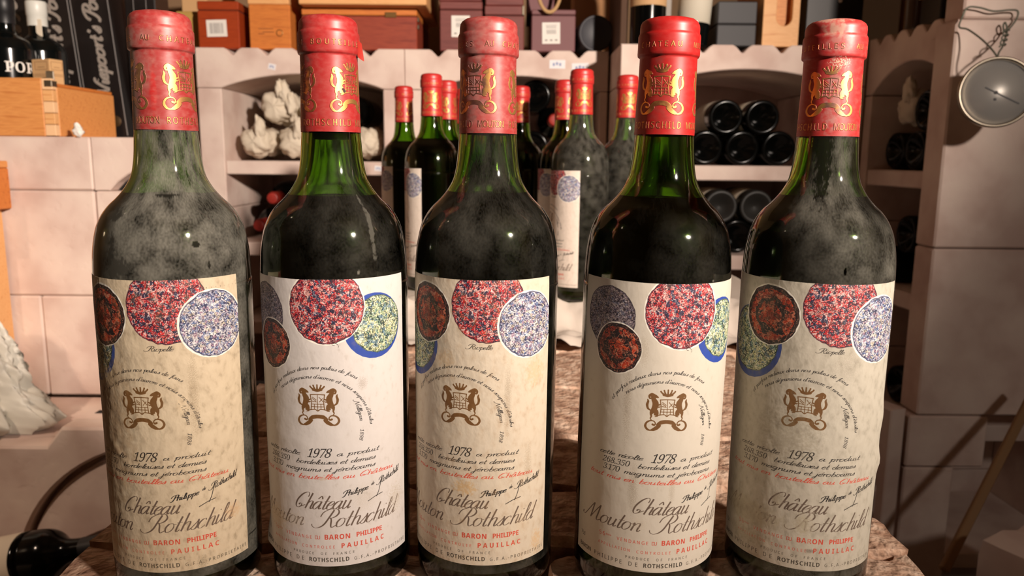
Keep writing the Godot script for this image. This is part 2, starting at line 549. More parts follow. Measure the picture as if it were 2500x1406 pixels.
func racks():
	M.sticker = flat(Color(0.90, 0.89, 0.90), 0.6)
	M.pen = flat(Color(0.55, 0.60, 0.74), 0.7)
	var a := rack("stone_wine_rack", "pale stone wine rack with white paper-wrapped bottles under its arch", -0.722, -0.249, -0.667, -0.298, -1.80, 0.36, 1.212, -0.560, 0.0777)
	price_tag(a, -0.549, 1.171, 0.0004, 0.017, 0.013, -0.2)
	price_tag(a, -0.313, 0.945, -0.0036, 0.018, 0.012, -0.1)
	var b := rack("stone_wine_rack", "middle stone wine rack behind the standing bottles, two price stickers on its lintel", -0.248, 0.214, -0.200, 0.196, -1.80, 0.36, 1.212, -0.092, 0.0795)
	price_tag(b, 0.098, 1.182, 0.0004, 0.036, 0.019, 0.0)
	price_tag(b, 0.150, 1.175, 0.0004, 0.038, 0.020, 0.04)
	rack("stone_wine_rack", "right-hand stone wine rack holding dark bottles with their bases outwards", 0.219, 0.724, 0.290, 0.672, -1.63, 0.38, 1.204, 0.387, 0.0805)
	# the rack that turns the corner, seen at a slant
	var d := thing("stone_wine_rack", "dim stone wine rack on the right side wall, turned at a right angle", "wine rack", Vector3(0.736, 0, -1.332))
	d.rotation.y = -PI / 2 + 0.03
	var L := 0.303
	part(slab_of(lintel_poly(-L + 0.002, 0.0, 1.105, 1.216, -L + 0.03, -0.002, 1.106, 1.156, 0.056, -0.035), 0.0, -0.34, 0.002), "arched_lintel", M.stone, d)
	var ys := [0.0, 0.3, 0.58, 0.85, 1.104]
	for k in 4:
		part(span(-L + 0.002, -L + 0.03, ys[k] + 0.0008, ys[k + 1] - 0.0008, -0.34, 0.0, 0.002), "upright_block", M.stone, d)
	for y in [0.955, 0.73, 0.50, 0.25]:
		part(span(-L + 0.0305, -0.0005, y - 0.031, y, -0.34, -0.004, 0.002), "shelf", M.stone, d)
	part(span(-L + 0.002, 0.0, 0.0, 1.18, -0.372, -0.341, 0.0), "back_panel", M.stone, d)
	# the arched block that stands out at its foot
	var fb := thing("arched_stone_block", "dim stone block with an arch under it, low beside the rightmost front bottle", "stone block", Vector3(0.652, 0.0, -1.262))
	fb.rotation.y = -PI / 2 + 0.32
	var fp := PackedVector2Array([Vector2(-0.337, 0.0), Vector2(-0.310, 0.0)])
	for k in 17:
		var t := k / 16.0
		fp.append(Vector2(lerpf(-0.310, -0.020, t), 0.405 + 0.05 * (1.0 - pow(2.0 * t - 1.0, 2.0))))
	fp.append(Vector2(-0.020, 0.0)); fp.append(Vector2(0.0, 0.0)); fp.append(Vector2(0.0, 0.552)); fp.append(Vector2(-0.337, 0.552))
	part(slab_of(fp, 0.0, -0.03, 0.003), "arch", M.stone, fb)
	# the pier at the right with its joints
	var p := thing("stone_pier", "wide brown-lit stone pier at the right edge with the round thermometer on it", "pier", Vector3(0.70, 0, -1.27))
	var py := [0.0, 0.21, 0.446, 0.540, 0.83, 1.196]
	var pw := [0.05, 0.075, 0.125, 0.34, 0.34]
	for k in 5:
		part(span(0.0 - (0.012 if k < 3 else 0.0), pw[k], py[k] + 0.001, py[k + 1] - 0.001, -0.06, 0.0 - 0.0006 * (k % 2), 0.003), "stone_block", M.stone, p)
	part(span(0.012, 0.34, 1.197, 1.36, -0.06, -0.004, 0.003), "stone_block", M.stone, p)

# ------------------------------------------------------------------ the table
func table():
	var o := thing("stone_table", "table of rough pinkish stone blocks under the standing bottles", "table", Vector3(0, DECK, 0))
	var rows := [[-0.415, -0.28], [-0.503, -0.416], [-0.602, -0.504], [-0.737, -0.603], [-0.88, -0.738], [-1.02, -0.881], [-1.16, -1.021], [-1.37, -1.161]]
	var cuts := [[-0.246, 0.02, 0.232], [-0.249, -0.03, 0.236], [-0.247, 0.065, 0.243], [-0.252, -0.05, 0.25], [-0.252, 0.03, 0.262], [-0.25, 0.0, 0.30], [-0.25, 0.05, 0.33], [-0.25, -0.02, 0.34]]
	var sd := 100
	for r in rows.size():
		for k in 2:
			sd += 1
			var x0: float = cuts[r][k]; var x1: float = cuts[r][k + 1]
			var z0: float = rows[r][0]; var z1: float = rows[r][1]
			var fine := r < 3
			var m := rough_block(Vector3(x1 - x0 - 0.001, 0.065, z1 - z0 - 0.001), sd, 16 if fine else 8, 5 if fine else 3, 8 if fine else 5, 0.0036)
			var q := part(m, "stone_block", M.rough_stone, o)
			q.position = Vector3((x0 + x1) / 2, -0.0325 + 0.0012 - 0.0008 * ((r + k) % 3), (z0 + z1) / 2)
	for r in 4:
		for k in 2:
			sd += 1
			var m := rough_block(Vector3(0.236, 0.065, 0.27), sd, 6, 3, 6, 0.004)
			var q := part(m, "stone_block", M.rough_stone, o)
			q.position = Vector3(-0.125 + k * 0.24, -0.098, -0.42 - r * 0.271)
	for z in [-0.55, -1.2]:
		part(span(-0.2, 0.2, -DECK, -0.132, z - 0.1, z + 0.1, 0.004), "pedestal", M.rough_stone, o)
	# slab at the back with the cloth over it
	var s := thing("stone_slab", "low stone slab under the white cloth at the back of the table", "slab", Vector3(0.045, DECK + 0.002, -1.17))
	part(rough_block(Vector3(0.60, 0.036, 0.38), 77, 10, 3, 7, 0.002), "slab", M.rough_stone, s).position.y = 0.018
	var nz := FastNoiseLite.new(); nz.seed = 5; nz.frequency = 5.0; nz.fractal_octaves = 3
	var nz2 := FastNoiseLite.new(); nz2.seed = 9; nz2.frequency = 13.0; nz2.fractal_octaves = 2
	var f := func(u: float, v: float) -> Vector3:
		var x := lerpf(-0.275, 0.375, u) + 0.012 * nz.get_noise_2d(v * 2.0, 7.0)
		var z := lerpf(-1.38, -0.868, v) + 0.012 * nz.get_noise_2d(u * 2.0, 3.0) * (1.0 if v > 0.8 else 0.0)
		var top := 0.0405
		var y := top
		if z > -0.972:
			y = lerpf(top, 0.0035, smoothstep(0.0, 1.0, (z + 0.972) / 0.06))
		var side := minf(x + 0.262, 0.352 - x)
		if side < 0.0:
			y = minf(y, top + side * 1.6)
		var w := absf(nz.get_noise_2d(x * 1.4 + 0.2 * z, z * 2.2)) * 0.02 + absf(nz2.get_noise_2d(x, z * 2.0)) * 0.006
		return Vector3(x, y + w * smoothstep(-1.03, -0.95, z) + 0.0006, z)
	var cl := part(skin(f, 120, 110, -1.0), "white_cloth", M.cloth)
	cl.position = Vector3(0, DECK, 0)
	tag(cl, "crumpled white cloth spread under the back row of standing bottles", "cloth")

# ------------------------------------------------------------------ drawing print: coverage by area, then laid over a picture
class Ink:
	var w := 0
	var h := 0
	var cov := PackedFloat32Array()
	var px := PackedByteArray()
	var bx0 := 0
	var bx1 := 0
	var by0 := 0
	var by1 := 0
	func _init(w_: int, h_: int):
		w = w_; h = h_
		cov.resize(w * h)
		px.resize(w * h * 4)
		reset()
	func reset():
		bx0 = w; bx1 = -1; by0 = h; by1 = -1
	func tri(a: Vector2, b: Vector2, c: Vector2):
		var t: Vector2
		if b.y < a.y:
			t = a; a = b; b = t
		if c.y < a.y:
			t = a; a = c; c = t
		if c.y < b.y:
			t = b; b = c; c = t
		var s0 := maxi(0, int(ceil(a.y * 4.0 - 0.5)))
		var s1 := mini(h * 4 - 1, int(floor(c.y * 4.0 - 0.5)))
		if s1 < s0:
			return
		by0 = mini(by0, s0 >> 2); by1 = maxi(by1, s1 >> 2)
		for s in range(s0, s1 + 1):
			var y := (s + 0.5) / 4.0
			var xa := a.x + (c.x - a.x) * (y - a.y) / maxf(c.y - a.y, 1e-9)
			var xb: float
			if y < b.y:
				xb = a.x + (b.x - a.x) * (y - a.y) / maxf(b.y - a.y, 1e-9)
			else:
				xb = b.x + (c.x - b.x) * (y - b.y) / maxf(c.y - b.y, 1e-9)
			var l := clampf(minf(xa, xb), 0.0, w - 0.001)
			var r := clampf(maxf(xa, xb), 0.0, w - 0.001)
			if r <= l:
				continue
			var i0 := int(l); var i1 := int(r)
			if i0 < bx0: bx0 = i0
			if i1 > bx1: bx1 = i1
			var row := (s >> 2) * w
			if i0 == i1:
				cov[row + i0] += 0.25 * (r - l)
			else:
				cov[row + i0] += 0.25 * (i0 + 1 - l)
				for i in range(i0 + 1, i1):
					cov[row + i] += 0.25
				cov[row + i1] += 0.25 * (r - i1)
	func dot(c: Vector2, r: float):
		var k := 10 if r < 6.0 else 28
		for i in k:
			tri(c, c + Vector2(r, 0).rotated(TAU * i / k), c + Vector2(r, 0).rotated(TAU * (i + 1) / k))
	# a line with a width at each point
	func line(p: PackedVector2Array, wd: PackedFloat32Array):
		for i in p.size() - 1:
			var d := (p[i + 1] - p[i])
			if d.length() < 1e-4:
				continue
			var n := Vector2(-d.y, d.x).normalized()
			var a := p[i] + n * wd[i] * 0.5; var b := p[i] - n * wd[i] * 0.5
			var c := p[i + 1] - n * wd[i + 1] * 0.5; var e := p[i + 1] + n * wd[i + 1] * 0.5
			tri(a, b, c); tri(a, c, e)
			if wd[i] > 1.6 and i > 0:
				var d0 := (p[i] - p[i - 1])
				var n0 := Vector2(-d0.y, d0.x).normalized()
				var sg := -signf(d0.cross(d))
				tri(p[i], p[i] + n0 * wd[i] * 0.5 * sg, p[i] + n * wd[i] * 0.5 * sg)
	func poly(p: PackedVector2Array):
		var ti := Geometry2D.triangulate_polygon(p)
		for k in range(0, ti.size(), 3):
			tri(p[ti[k]], p[ti[k + 1]], p[ti[k + 2]])
	# lay the collected coverage over the picture in one colour
	func lay(c: Color, alpha := 1.0):
		for y in range(maxi(0, by0), mini(h, by1 + 1)):
			for x in range(maxi(0, bx0), mini(w, bx1 + 1)):
				var q := y * w + x
				var k := cov[q]
				if k > 0.0:
					put(q, c, minf(1.0, k) * alpha)
					cov[q] = 0.0
		reset()
	func put(q: int, c: Color, k: float):
		var i := q * 4
		var a0 := px[i + 3] / 255.0
		var a := k + a0 * (1.0 - k)
		if a <= 0.0:
			return
		var f := k / a
		px[i] = int(255.0 * lerpf(px[i] / 255.0, c.r, f) + 0.5)
		px[i + 1] = int(255.0 * lerpf(px[i + 1] / 255.0, c.g, f) + 0.5)
		px[i + 2] = int(255.0 * lerpf(px[i + 2] / 255.0, c.b, f) + 0.5)
		px[i + 3] = int(255.0 * a + 0.5)
	func image() -> Image:
		return Image.create_from_data(w, h, false, Image.FORMAT_RGBA8, px)

# script letters: [advance, stroke, stroke ...], each stroke x, y, x, y ...; x-height 10, upright
func glyphs():
	var oval := [7, 8, 5, 10, 2, 9, 0, 5, 1, 1, 3, 0, 5, 2, 7, 8]
	G["a"] = [10, oval, [7, 10, 7, 3, 8, 0.3, 10, 2]]
	G["b"] = [9, [2, 20, 1.6, 3, 3, 0, 6, 0.5, 7.6, 4, 7, 8, 5, 9.5, 2, 7]]
	G["c"] = [7, [6, 8, 5, 10, 2, 9, 0, 5, 1, 1, 4, 0, 7, 2.5]]
	G["d"] = [10, oval, [7, 20, 7, 3, 8, 0.3, 10, 2]]
	G["e"] = [7, [0.3, 4.5, 4, 5.5, 6, 8, 4.5, 10, 2, 9, 0, 5, 1, 1, 4, 0, 7, 2.5]]
	G["f"] = [5.5, [6, 18, 5, 20, 3.5, 18, 3, 10, 3, -6, 2, -9, 0.5, -8], [0.3, 9.5, 6, 10.3]]
	G["g"] = [10, oval, [7, 10, 7, -6, 5, -10, 2, -9, 1, -6.5, 4, -3, 10, 1]]
	G["h"] = [10, [2, 20, 2, 0], [2, 6, 4, 9.5, 6.5, 10, 7.5, 8, 7.5, 2, 8.5, 0, 10.5, 2]]
	G["i"] = [4.6, [1, 10, 1, 3, 2, 0, 4.6, 2], [1.2, 14.4, 1.2, 15.6]]
	G["j"] = [5, [2, 10, 2, -6, 0.5, -10, -2, -9, -2.5, -6.5, 0, -3, 4, 1], [2.2, 14.4, 2.2, 15.6]]
	G["l"] = [5, [0, 2, 4, 12, 4.5, 18, 3.5, 20, 2.2, 17, 2, 3, 3, 0, 5, 2]]
	G["m"] = [13.5, [0, 8, 0.8, 10, 1.4, 8, 1.4, 0], [1.4, 6, 3, 9.5, 5, 10, 6, 8, 6, 0], [6, 6, 8, 9.5, 10, 10, 10.8, 8, 10.8, 2, 11.8, 0, 13.8, 2]]
	G["n"] = [10, [0, 8, 1, 10, 1.6, 8, 1.6, 0], [1.6, 6, 4, 9.5, 6, 10, 7, 8, 7, 2, 8, 0, 10, 2]]
	G["o"] = [8.8, [4, 10, 1.5, 9, 0, 5, 1.5, 0.7, 4, 0, 6.5, 2, 7.3, 5.5, 6, 9, 4, 10], [6, 8.6, 9, 8.3]]
	G["p"] = [9, [0, 6, 2, 10, 2, -9], [2, 6, 4, 9.5, 6.5, 9.5, 7.5, 5, 6, 0.8, 3.5, 0.2, 2, 2]]
	G["r"] = [6.6, [0, 8, 1.4, 10, 2, 8, 2, 0], [2, 5.5, 3.5, 9, 5.5, 10, 6.6, 8.8]]
	G["s"] = [6.6, [0, 1, 4, 8, 4.5, 10.6, 5.6, 5, 5, 1, 2.5, 0, 0.8, 1.4]]
	G["t"] = [5.6, [2.5, 17, 2, 4, 3, 0, 5.6, 2], [0, 10, 5.3, 10.4]]
	G["u"] = [9.6, [0, 9, 0.9, 10, 1, 3, 2.2, 0, 4.5, 1, 6.6, 5], [6.6, 10, 6.6, 3, 7.6, 0, 9.6, 2]]
	G["v"] = [8, [0, 9, 1, 10, 2.2, 2, 3, 0, 5.5, 3, 6.5, 8, 6, 10, 8.5, 9]]
	G["w"] = [12, [0, 9, 1, 10, 1.6, 3, 3, 0, 6, 4], [6, 10, 6.4, 3, 8, 0, 10.5, 4, 11, 10]]
	G["x"] = [8, [0, 9, 1.5, 10, 6, 0, 8, 1.5], [7.5, 10, 0, 0]]
	G["'"] = [3.5, [2.6, 20, 1.8, 15.5]]
	G["C"] = [12.5, [11.4, 15, 11.3, 18, 9.5, 20.6, 6.5, 20.3, 3, 17, 0.5, 10, 1.3, 3, 4.4, 0, 7.6, 1.4, 8.2, 4.6, 6, 5.6, 4.6, 3.8], [7.6, 1.4, 10, 3, 12.5, 4.5]]
	G["M"] = [19.5, [-5.5, 3, -5.8, 0.6, -3.5, -0.4, -1, 2, 3, 16, 4.5, 20], [4.5, 20, 6.2, 8, 7, 0.3], [7, 0.3, 10, 12, 12.5, 20], [12.5, 20, 14, 8, 14.6, 2, 16.4, 0, 19.5, 2.5]]
	G["R"] = [17, [-2.5, 12, -1.5, 17.5, 4, 21.2, 10.5, 21, 14, 17, 13, 13, 9.5, 10.8, 6, 11], [8, 20, 6.6, 12, 5, 4, 2, 0, -2.5, -1.4, -6.5, 0.5, -8, 3], [8, 11, 10, 8, 12, 2, 14, -0.4, 17, 2]]
	G["P"] = [11, [-2, 12, -0.5, 17.5, 5, 21, 11, 20.4, 13, 16.4, 11, 12, 6, 10.8], [7, 20, 5.6, 8, 3.5, 1, 1, -1.5, -1.5, 0]]
	G["N"] = [15, [-6, 2, -5, -1, -2, 0, 1.5, 10, 3.5, 19.6], [3.5, 19.6, 6, 8, 9.6, 0], [9.6, 0, 11, 10, 13.5, 18.5, 16, 20.4, 17.5, 18.5]]
	G["D"] = [15, [5, 19.5, 3.5, 8, 1.5, 1, -1, 0, -2, 2, 2, 2, 7, 0, 12, 4, 13.5, 12, 10, 19, 4, 21, -1.5, 18.5, -2.5, 15]]
	G["."] = [4, [1.5, 0.2, 1.5, 1.2]]
	G[" "] = [7]
	var acc := {"é": ["e", [3.6, 13, 6, 17]], "è": ["e", [5, 13, 2.4, 17]], "â": ["a", [1.6, 13, 4, 16.6, 6.4, 13]]}
	for k in acc:
		var base: Array = G[acc[k][0]].duplicate()
		base.append(acc[k][1])
		G[k] = base

func script_width(s: String) -> float:
	var x := 0.0
	for ch in s:
		x += G[ch][0]
	return x

# write s in script; place: maps (along, up) in mm to mm on the sheet; then px
func script(ink: Ink, s: String, place: Callable, sx: float, sy: float, thin: float, thick: float, to_px: Callable, slant := 0.5):
	var x := 0.0
	for ch in s:
		var g: Array = G[ch]
		for k in range(1, g.size()):
			var st: Array = g[k]
			var raw := []
			for i in range(0, st.size(), 2):
				raw.append(Vector2(st[i], st[i + 1]))
			var pts := curve(raw, 5) if raw.size() > 2 else [raw[0], raw[0].lerp(raw[1], 0.5), raw[1]]
			var out := PackedVector2Array()
			for p in pts:
				out.append(to_px.call(place.call((x + p.x) * sx + p.y * sy * slant, p.y * sy)))
			var sc: float = (to_px.call(Vector2(1, 0)) - to_px.call(Vector2.ZERO)).length()
			var wd := PackedFloat32Array()
			for i in pts.size():
				var d: Vector2 = (pts[mini(i + 1, pts.size() - 1)] - pts[maxi(i - 1, 0)]).normalized()
				wd.append(sc * lerpf(thin, thick, clampf(absf(d.y) * 1.25 - 0.25, 0.0, 1.0) * (1.0 if d.y < 0.0 else 0.45)))
			ink.line(out, wd)
		x += g[0]

func on_line(x0: float, y0: float, a: float) -> Callable:
	return func(s: float, t: float) -> Vector2:
		return Vector2(x0 + s * cos(a) - t * sin(a), y0 + s * sin(a) + t * cos(a))

# the circle through three points, walked clockwise from the first
func on_arc(p1: Vector2, p2: Vector2, p3: Vector2) -> Callable:
	var ax := p1.x - p3.x; var ay := p1.y - p3.y
	var bx := p2.x - p3.x; var by := p2.y - p3.y
	var m1 := (p1.length_squared() - p3.length_squared()) / 2.0
	var m2 := (p2.length_squared() - p3.length_squared()) / 2.0
	var det := ax * by - ay * bx
	var c := Vector2((m1 * by - m2 * ay) / det, (ax * m2 - bx * m1) / det)
	var r := c.distance_to(p1)
	var a0 := atan2(p1.x - c.x, p1.y - c.y)
	return func(s: float, t: float) -> Vector2:
		var a := a0 + s / r
		return c + Vector2(sin(a), cos(a)) * (r + t)

func arc_length(p1: Vector2, p2: Vector2, p3: Vector2) -> float:
	var f := on_arc(p1, p2, p3)
	var best := 0.0
	var bd := 1e9
	for k in 600:
		var d: float = (f.call(k * 0.2, 0.0) - p3).length()
		if d < bd:
			bd = d; best = k * 0.2
	return best

var fonts := {}
var shapes := {}
func font(serif: bool, bold: bool) -> Font:
	var key := "%s%s" % [serif, bold]
	if not fonts.has(key):
		var f := SystemFont.new()
		f.font_names = PackedStringArray(["Droid Serif" if serif else "Droid Sans"])
		f.font_weight = 700 if bold else 400
		fonts[key] = f
	return fonts[key]

# outline triangles of one character, cap height 1, origin at the baseline
func letter(ch: String, f: Font) -> Array:
	var key := ch + str(f.get_instance_id())
	if not shapes.has(key):
		var tm := TextMesh.new()
		tm.font = f; tm.font_size = 64; tm.pixel_size = 1.0 / 64.0; tm.depth = 0.0; tm.text = ch; tm.curve_step = 1.2
		tm.horizontal_alignment = HORIZONTAL_ALIGNMENT_LEFT
		tm.vertical_alignment = VERTICAL_ALIGNMENT_BOTTOM
		var out := PackedVector2Array()
		var a := tm.get_mesh_arrays()
		if a.size() and a[Mesh.ARRAY_VERTEX] != null:
			var v: PackedVector3Array = a[Mesh.ARRAY_VERTEX]
			var ix = a[Mesh.ARRAY_INDEX]
			var desc := f.get_descent(64) / 64.0
			if ix != null and ix.size():
				for i in ix:
					out.append(Vector2(v[i].x, v[i].y - desc) / 0.714)
			else:
				for p in v:
					out.append(Vector2(p.x, p.y - desc) / 0.714)
		shapes[key] = [f.get_char_size(ch.unicode_at(0), 64).x / 64.0 / 0.714, out]
	return shapes[key]

# set s in capitals from x0 to x1 (mm), letter-spaced to fit
func set_text(ink: Ink, s: String, x0: float, x1: float, y0: float, cap: float, to_px: Callable, bold := false, serif := false, slant := 0.0, wide := 1.0):
	var f := font(serif, bold)
	var total := 0.0
	for ch in s:
		total += letter(ch, f)[0] * cap * wide
	var gap := (x1 - x0 - total) / maxf(1.0, s.length() - 1.0)
	var x := x0
	for ch in s:
		var g := letter(ch, f)
		var p: PackedVector2Array = g[1]
		for i in range(0, p.size() - 2, 3):
			ink.tri(to_px.call(Vector2(x + (p[i].x * wide + p[i].y * slant) * cap, y0 + p[i].y * cap)), to_px.call(Vector2(x + (p[i + 1].x * wide + p[i + 1].y * slant) * cap, y0 + p[i + 1].y * cap)), to_px.call(Vector2(x + (p[i + 2].x * wide + p[i + 2].y * slant) * cap, y0 + p[i + 2].y * cap)))
		x += g[0] * cap * wide + gap

# the crest: a shield held by two beasts over a ribbon; centre c (mm), scale k
func crest(ink: Ink, c: Vector2, k: float, to_px: Callable, body := true):
	var u: float = (to_px.call(Vector2(1, 0)) - to_px.call(Vector2.ZERO)).length() * k
	var go := func(raw: Array, wd: Array, mir: float):
		var pts := []
		for i in range(0, raw.size(), 2):
			pts.append(Vector2(raw[i] * mir, raw[i + 1]))
		var cv := curve(pts, 6)
		var out := PackedVector2Array()
		var ww := PackedFloat32Array()
		for i in cv.size():
			out.append(to_px.call(c + cv[i] * k))
			var t := float(i) / (cv.size() - 1) * (wd.size() - 1)
			var i0 := mini(int(t), wd.size() - 2)
			ww.append(u * (1.22 * lerpf(wd[i0], wd[i0 + 1], t - i0) + 0.04))
		ink.line(out, ww)
		for e in [0, cv.size() - 1]:
			ink.dot(out[e], ww[e] * 0.5)
	for m in [-1.0, 1.0]:
		# beast: head with curled horn, body, legs, tail
		go.call([4.6, 5.0, 5.8, 5.5, 7.2, 5.6], [0.5, 1.3, 1.5], m)
		go.call([6.2, 6.2, 7.6, 6.5, 8.7, 5.6, 8.5, 4.4, 7.6, 4.4], [0.5, 0.9, 0.9, 0.6, 0.3], m)
		go.call([7.1, 5.2, 6.5, 3.6, 5.7, 2.0, 5.9, 0.2, 6.6, -1.4, 7.3, -2.6], [1.5, 1.9, 2.4, 2.3, 1.9, 1.5], m)
		go.call([7.2, -2.2, 7.6, -3.4, 7.4, -4.6, 7.8, -5.6, 7.3, -6.4], [1.5, 0.9, 0.6, 0.4, 0.3], m)
		go.call([6.6, -1.8, 5.4, -2.1, 4.9, -3.0], [1.6, 2.0, 1.5], m)
		go.call([5.0, -3.0, 5.9, -3.6, 4.4, -4.2, 5.6, -4.6], [0.9, 0.6, 0.4, 0.3], m)
		go.call([5.4, 2.2, 4.4, 1.2, 3.5, 1.6], [0.9, 0.6, 0.4], m)
		go.call([5.3, 0.9, 4.2, 0.2, 3.5, 0.4], [0.7, 0.5, 0.3], m)
		go.call([7.9, -1.6, 9.2, -0.6, 9.6, 1.2, 9.2, 2.8, 9.5, 3.8], [0.4, 0.8, 1.0, 0.8, 0.3], m)
		# scroll
		go.call([6.6, -8.6, 5.7, -8.9, 5.3, -7.9, 6.2, -6.9, 7.8, -6.8, 9.4, -7.8, 10.0, -9.6, 9.0, -11.2, 7.4, -11.7], [0.8, 0.6, 0.4, 0.4, 0.5, 0.7, 0.9, 0.8, 0.4], m)
		go.call([3.3, -9.1, 4.6, -10.2, 6.2, -11.2, 7.6, -11.6], [1.2, 1.6, 1.2, 0.3], m)
	go.call([-4.4, -8.7, -2.6, -7.5, 0, -7.1, 2.6, -7.5, 4.4, -8.7], [0.9, 1.6, 1.5, 1.6, 0.9], 1.0)
	# crown
	go.call([-2.0, 6.4, 0, 6.0, 2.0, 6.4], [1.0, 1.1, 1.0], 1.0)
	for i in 5:
		var a := (i - 2) * 0.42
		go.call([sin(a) * 3.0, 6.6 + cos(a) * 0.2, sin(a) * 4.4, 6.4 + cos(a) * 1.9], [0.7, 0.5], 1.0)
		ink.dot(to_px.call(c + Vector2(sin(a) * 4.6, 6.5 + cos(a) * 2.2) * k), u * 0.42)
	# shield
	go.call([-3.5, 3.8, -3.0, 0.0, -3.3, -3.6], [0.35, 0.3, 0.35], 1.0)
	go.call([3.5, 3.8, 3.0, 0.0, 3.3, -3.6], [0.35, 0.3, 0.35], 1.0)
	go.call([-3.5, 3.8, 0, 4.0, 3.5, 3.8], [0.4, 0.3, 0.4], 1.0)
	go.call([-4.2, -3.9, -1.4, -3.5, 0, -4.3, 1.4, -3.5, 4.2, -3.9], [0.4, 0.3, 0.4, 0.3, 0.4], 1.0)
	for q in [[-3.1, -0.9, 3.1, -0.9], [0, 3.8, 0, -3.8], [-2.4, 2.6, -0.6, 1.2], [-2.4, 1.8, -0.8, 0.6], [-2.6, 0.6, -0.5, 0.2], [0.8, 2.6, 2.6, 0.4], [0.9, 0.2, 2.4, 1.9], [-1.6, -0.9, -1.6, -3.3], [1.6, -0.9, 1.6, -3.3], [-3.0, -2.2, 3.0, -2.2]]:
		go.call(q, [0.22, 0.22], 1.0)

# a round blot of mottled paint, clipped at the label's edges
func blot(ink: Ink, c: Vector2, r: float, pal: Array, dark: Color, light: Color, ring_pal: Array, seed_: int, to_px: Callable, fine := 1.0, border := Color(1, 1, 1, 0), line_share := 0.27):
	var cell := FastNoiseLite.new()
	cell.noise_type = FastNoiseLite.TYPE_CELLULAR; cell.cellular_return_type = FastNoiseLite.RETURN_CELL_VALUE
	cell.seed = seed_; cell.frequency = 0.075 * fine; cell.cellular_jitter = 1.1
	cell.fractal_type = FastNoiseLite.FRACTAL_NONE
	var rid := FastNoiseLite.new()
	rid.seed = seed_ + 1; rid.frequency = 0.050 * fine; rid.fractal_octaves = 2
	var rid2 := FastNoiseLite.new()
	rid2.seed = seed_ + 2; rid2.frequency = 0.046 * fine; rid2.fractal_octaves = 2
	var big := FastNoiseLite.new()
	big.seed = seed_ + 3; big.frequency = 0.016; big.fractal_octaves = 2
	var p: Vector2 = to_px.call(c)
	var sc: float = (to_px.call(Vector2(1, 0)) - to_px.call(Vector2.ZERO)).length()
	var R := r * sc
	var x0 := maxi(0, int(p.x - R - 3)); var x1 := mini(ink.w - 1, int(p.x + R + 3))
	var y0 := maxi(0, int(p.y - R - 3)); var y1 := mini(ink.h - 1, int(p.y + R + 3))
	for y in range(y0, y1 + 1):
		for x in range(x0, x1 + 1):
			var dx := x - p.x; var dy := y - p.y
			var d := sqrt(dx * dx + dy * dy) / R
			if d > 1.03:
				continue
			var b := big.get_noise_2d(x, y)
			var rr := d + b * 0.03
			if rr > 1.0:
				if border.a > 0.0:
					ink.put(y * ink.w + x, border, 1.0)
				continue
			var v := cell.get_noise_2d(x, y) * 0.5 + 0.5
			var use := pal
			if ring_pal.size() and (rr > 0.86 or absf(rr - 0.52 - 0.25 * b) < 0.10):
				use = ring_pal
			elif not ring_pal.size() and rr > 0.93:
				v *= 0.35
			var col: Color = use[clampi(int(v * use.size()), 0, use.size() - 1)]
			if absf(rid.get_noise_2d(x, y)) < line_share * 0.55 * (1.0 + b):
				col = col.lerp(dark, 0.85)
			elif absf(rid2.get_noise_2d(x, y)) < line_share * 0.42 * (1.0 - b):
				col = col.lerp(light, 0.8)
			if rr > 0.965:
				col = col.lerp(dark, 0.6)
			ink.put(y * ink.w + x, col, clampf((1.0 - rr) * R * 0.7, 0.0, 1.0))

# soft patch of a colour laid over the print (a stain, a rubbed place)
func smudge(ink: Ink, c: Vector2, rx: float, ry: float, col: Color, k: float, seed_: int, to_px: Callable, freq := 0.05, hard := 0.5):
	var nz := FastNoiseLite.new(); nz.seed = seed_; nz.frequency = freq; nz.fractal_octaves = 3
	var p: Vector2 = to_px.call(c)
	var sc: float = (to_px.call(Vector2(1, 0)) - to_px.call(Vector2.ZERO)).length()
	var RX := rx * sc; var RY := ry * sc
	for y in range(maxi(0, int(p.y - RY)), mini(ink.h, int(p.y + RY) + 1)):
		for x in range(maxi(0, int(p.x - RX)), mini(ink.w, int(p.x + RX) + 1)):
			var d := Vector2((x - p.x) / RX, (y - p.y) / RY).length()
			if d >= 1.0:
				continue
			var a := (1.0 - d * d) * 1.3 + nz.get_noise_2d(x, y) * hard * 2.0 - hard * 0.6
			if a > 0.0:
				ink.put(y * ink.w + x, col, minf(1.0, a) * k)

const LW := 1000
const LH := 1458
const LTOP := 164.6
func label_px(p: Vector2) -> Vector2:
	return Vector2((p.x + 50.0) * 10.0, (LTOP - p.y) * 10.0)

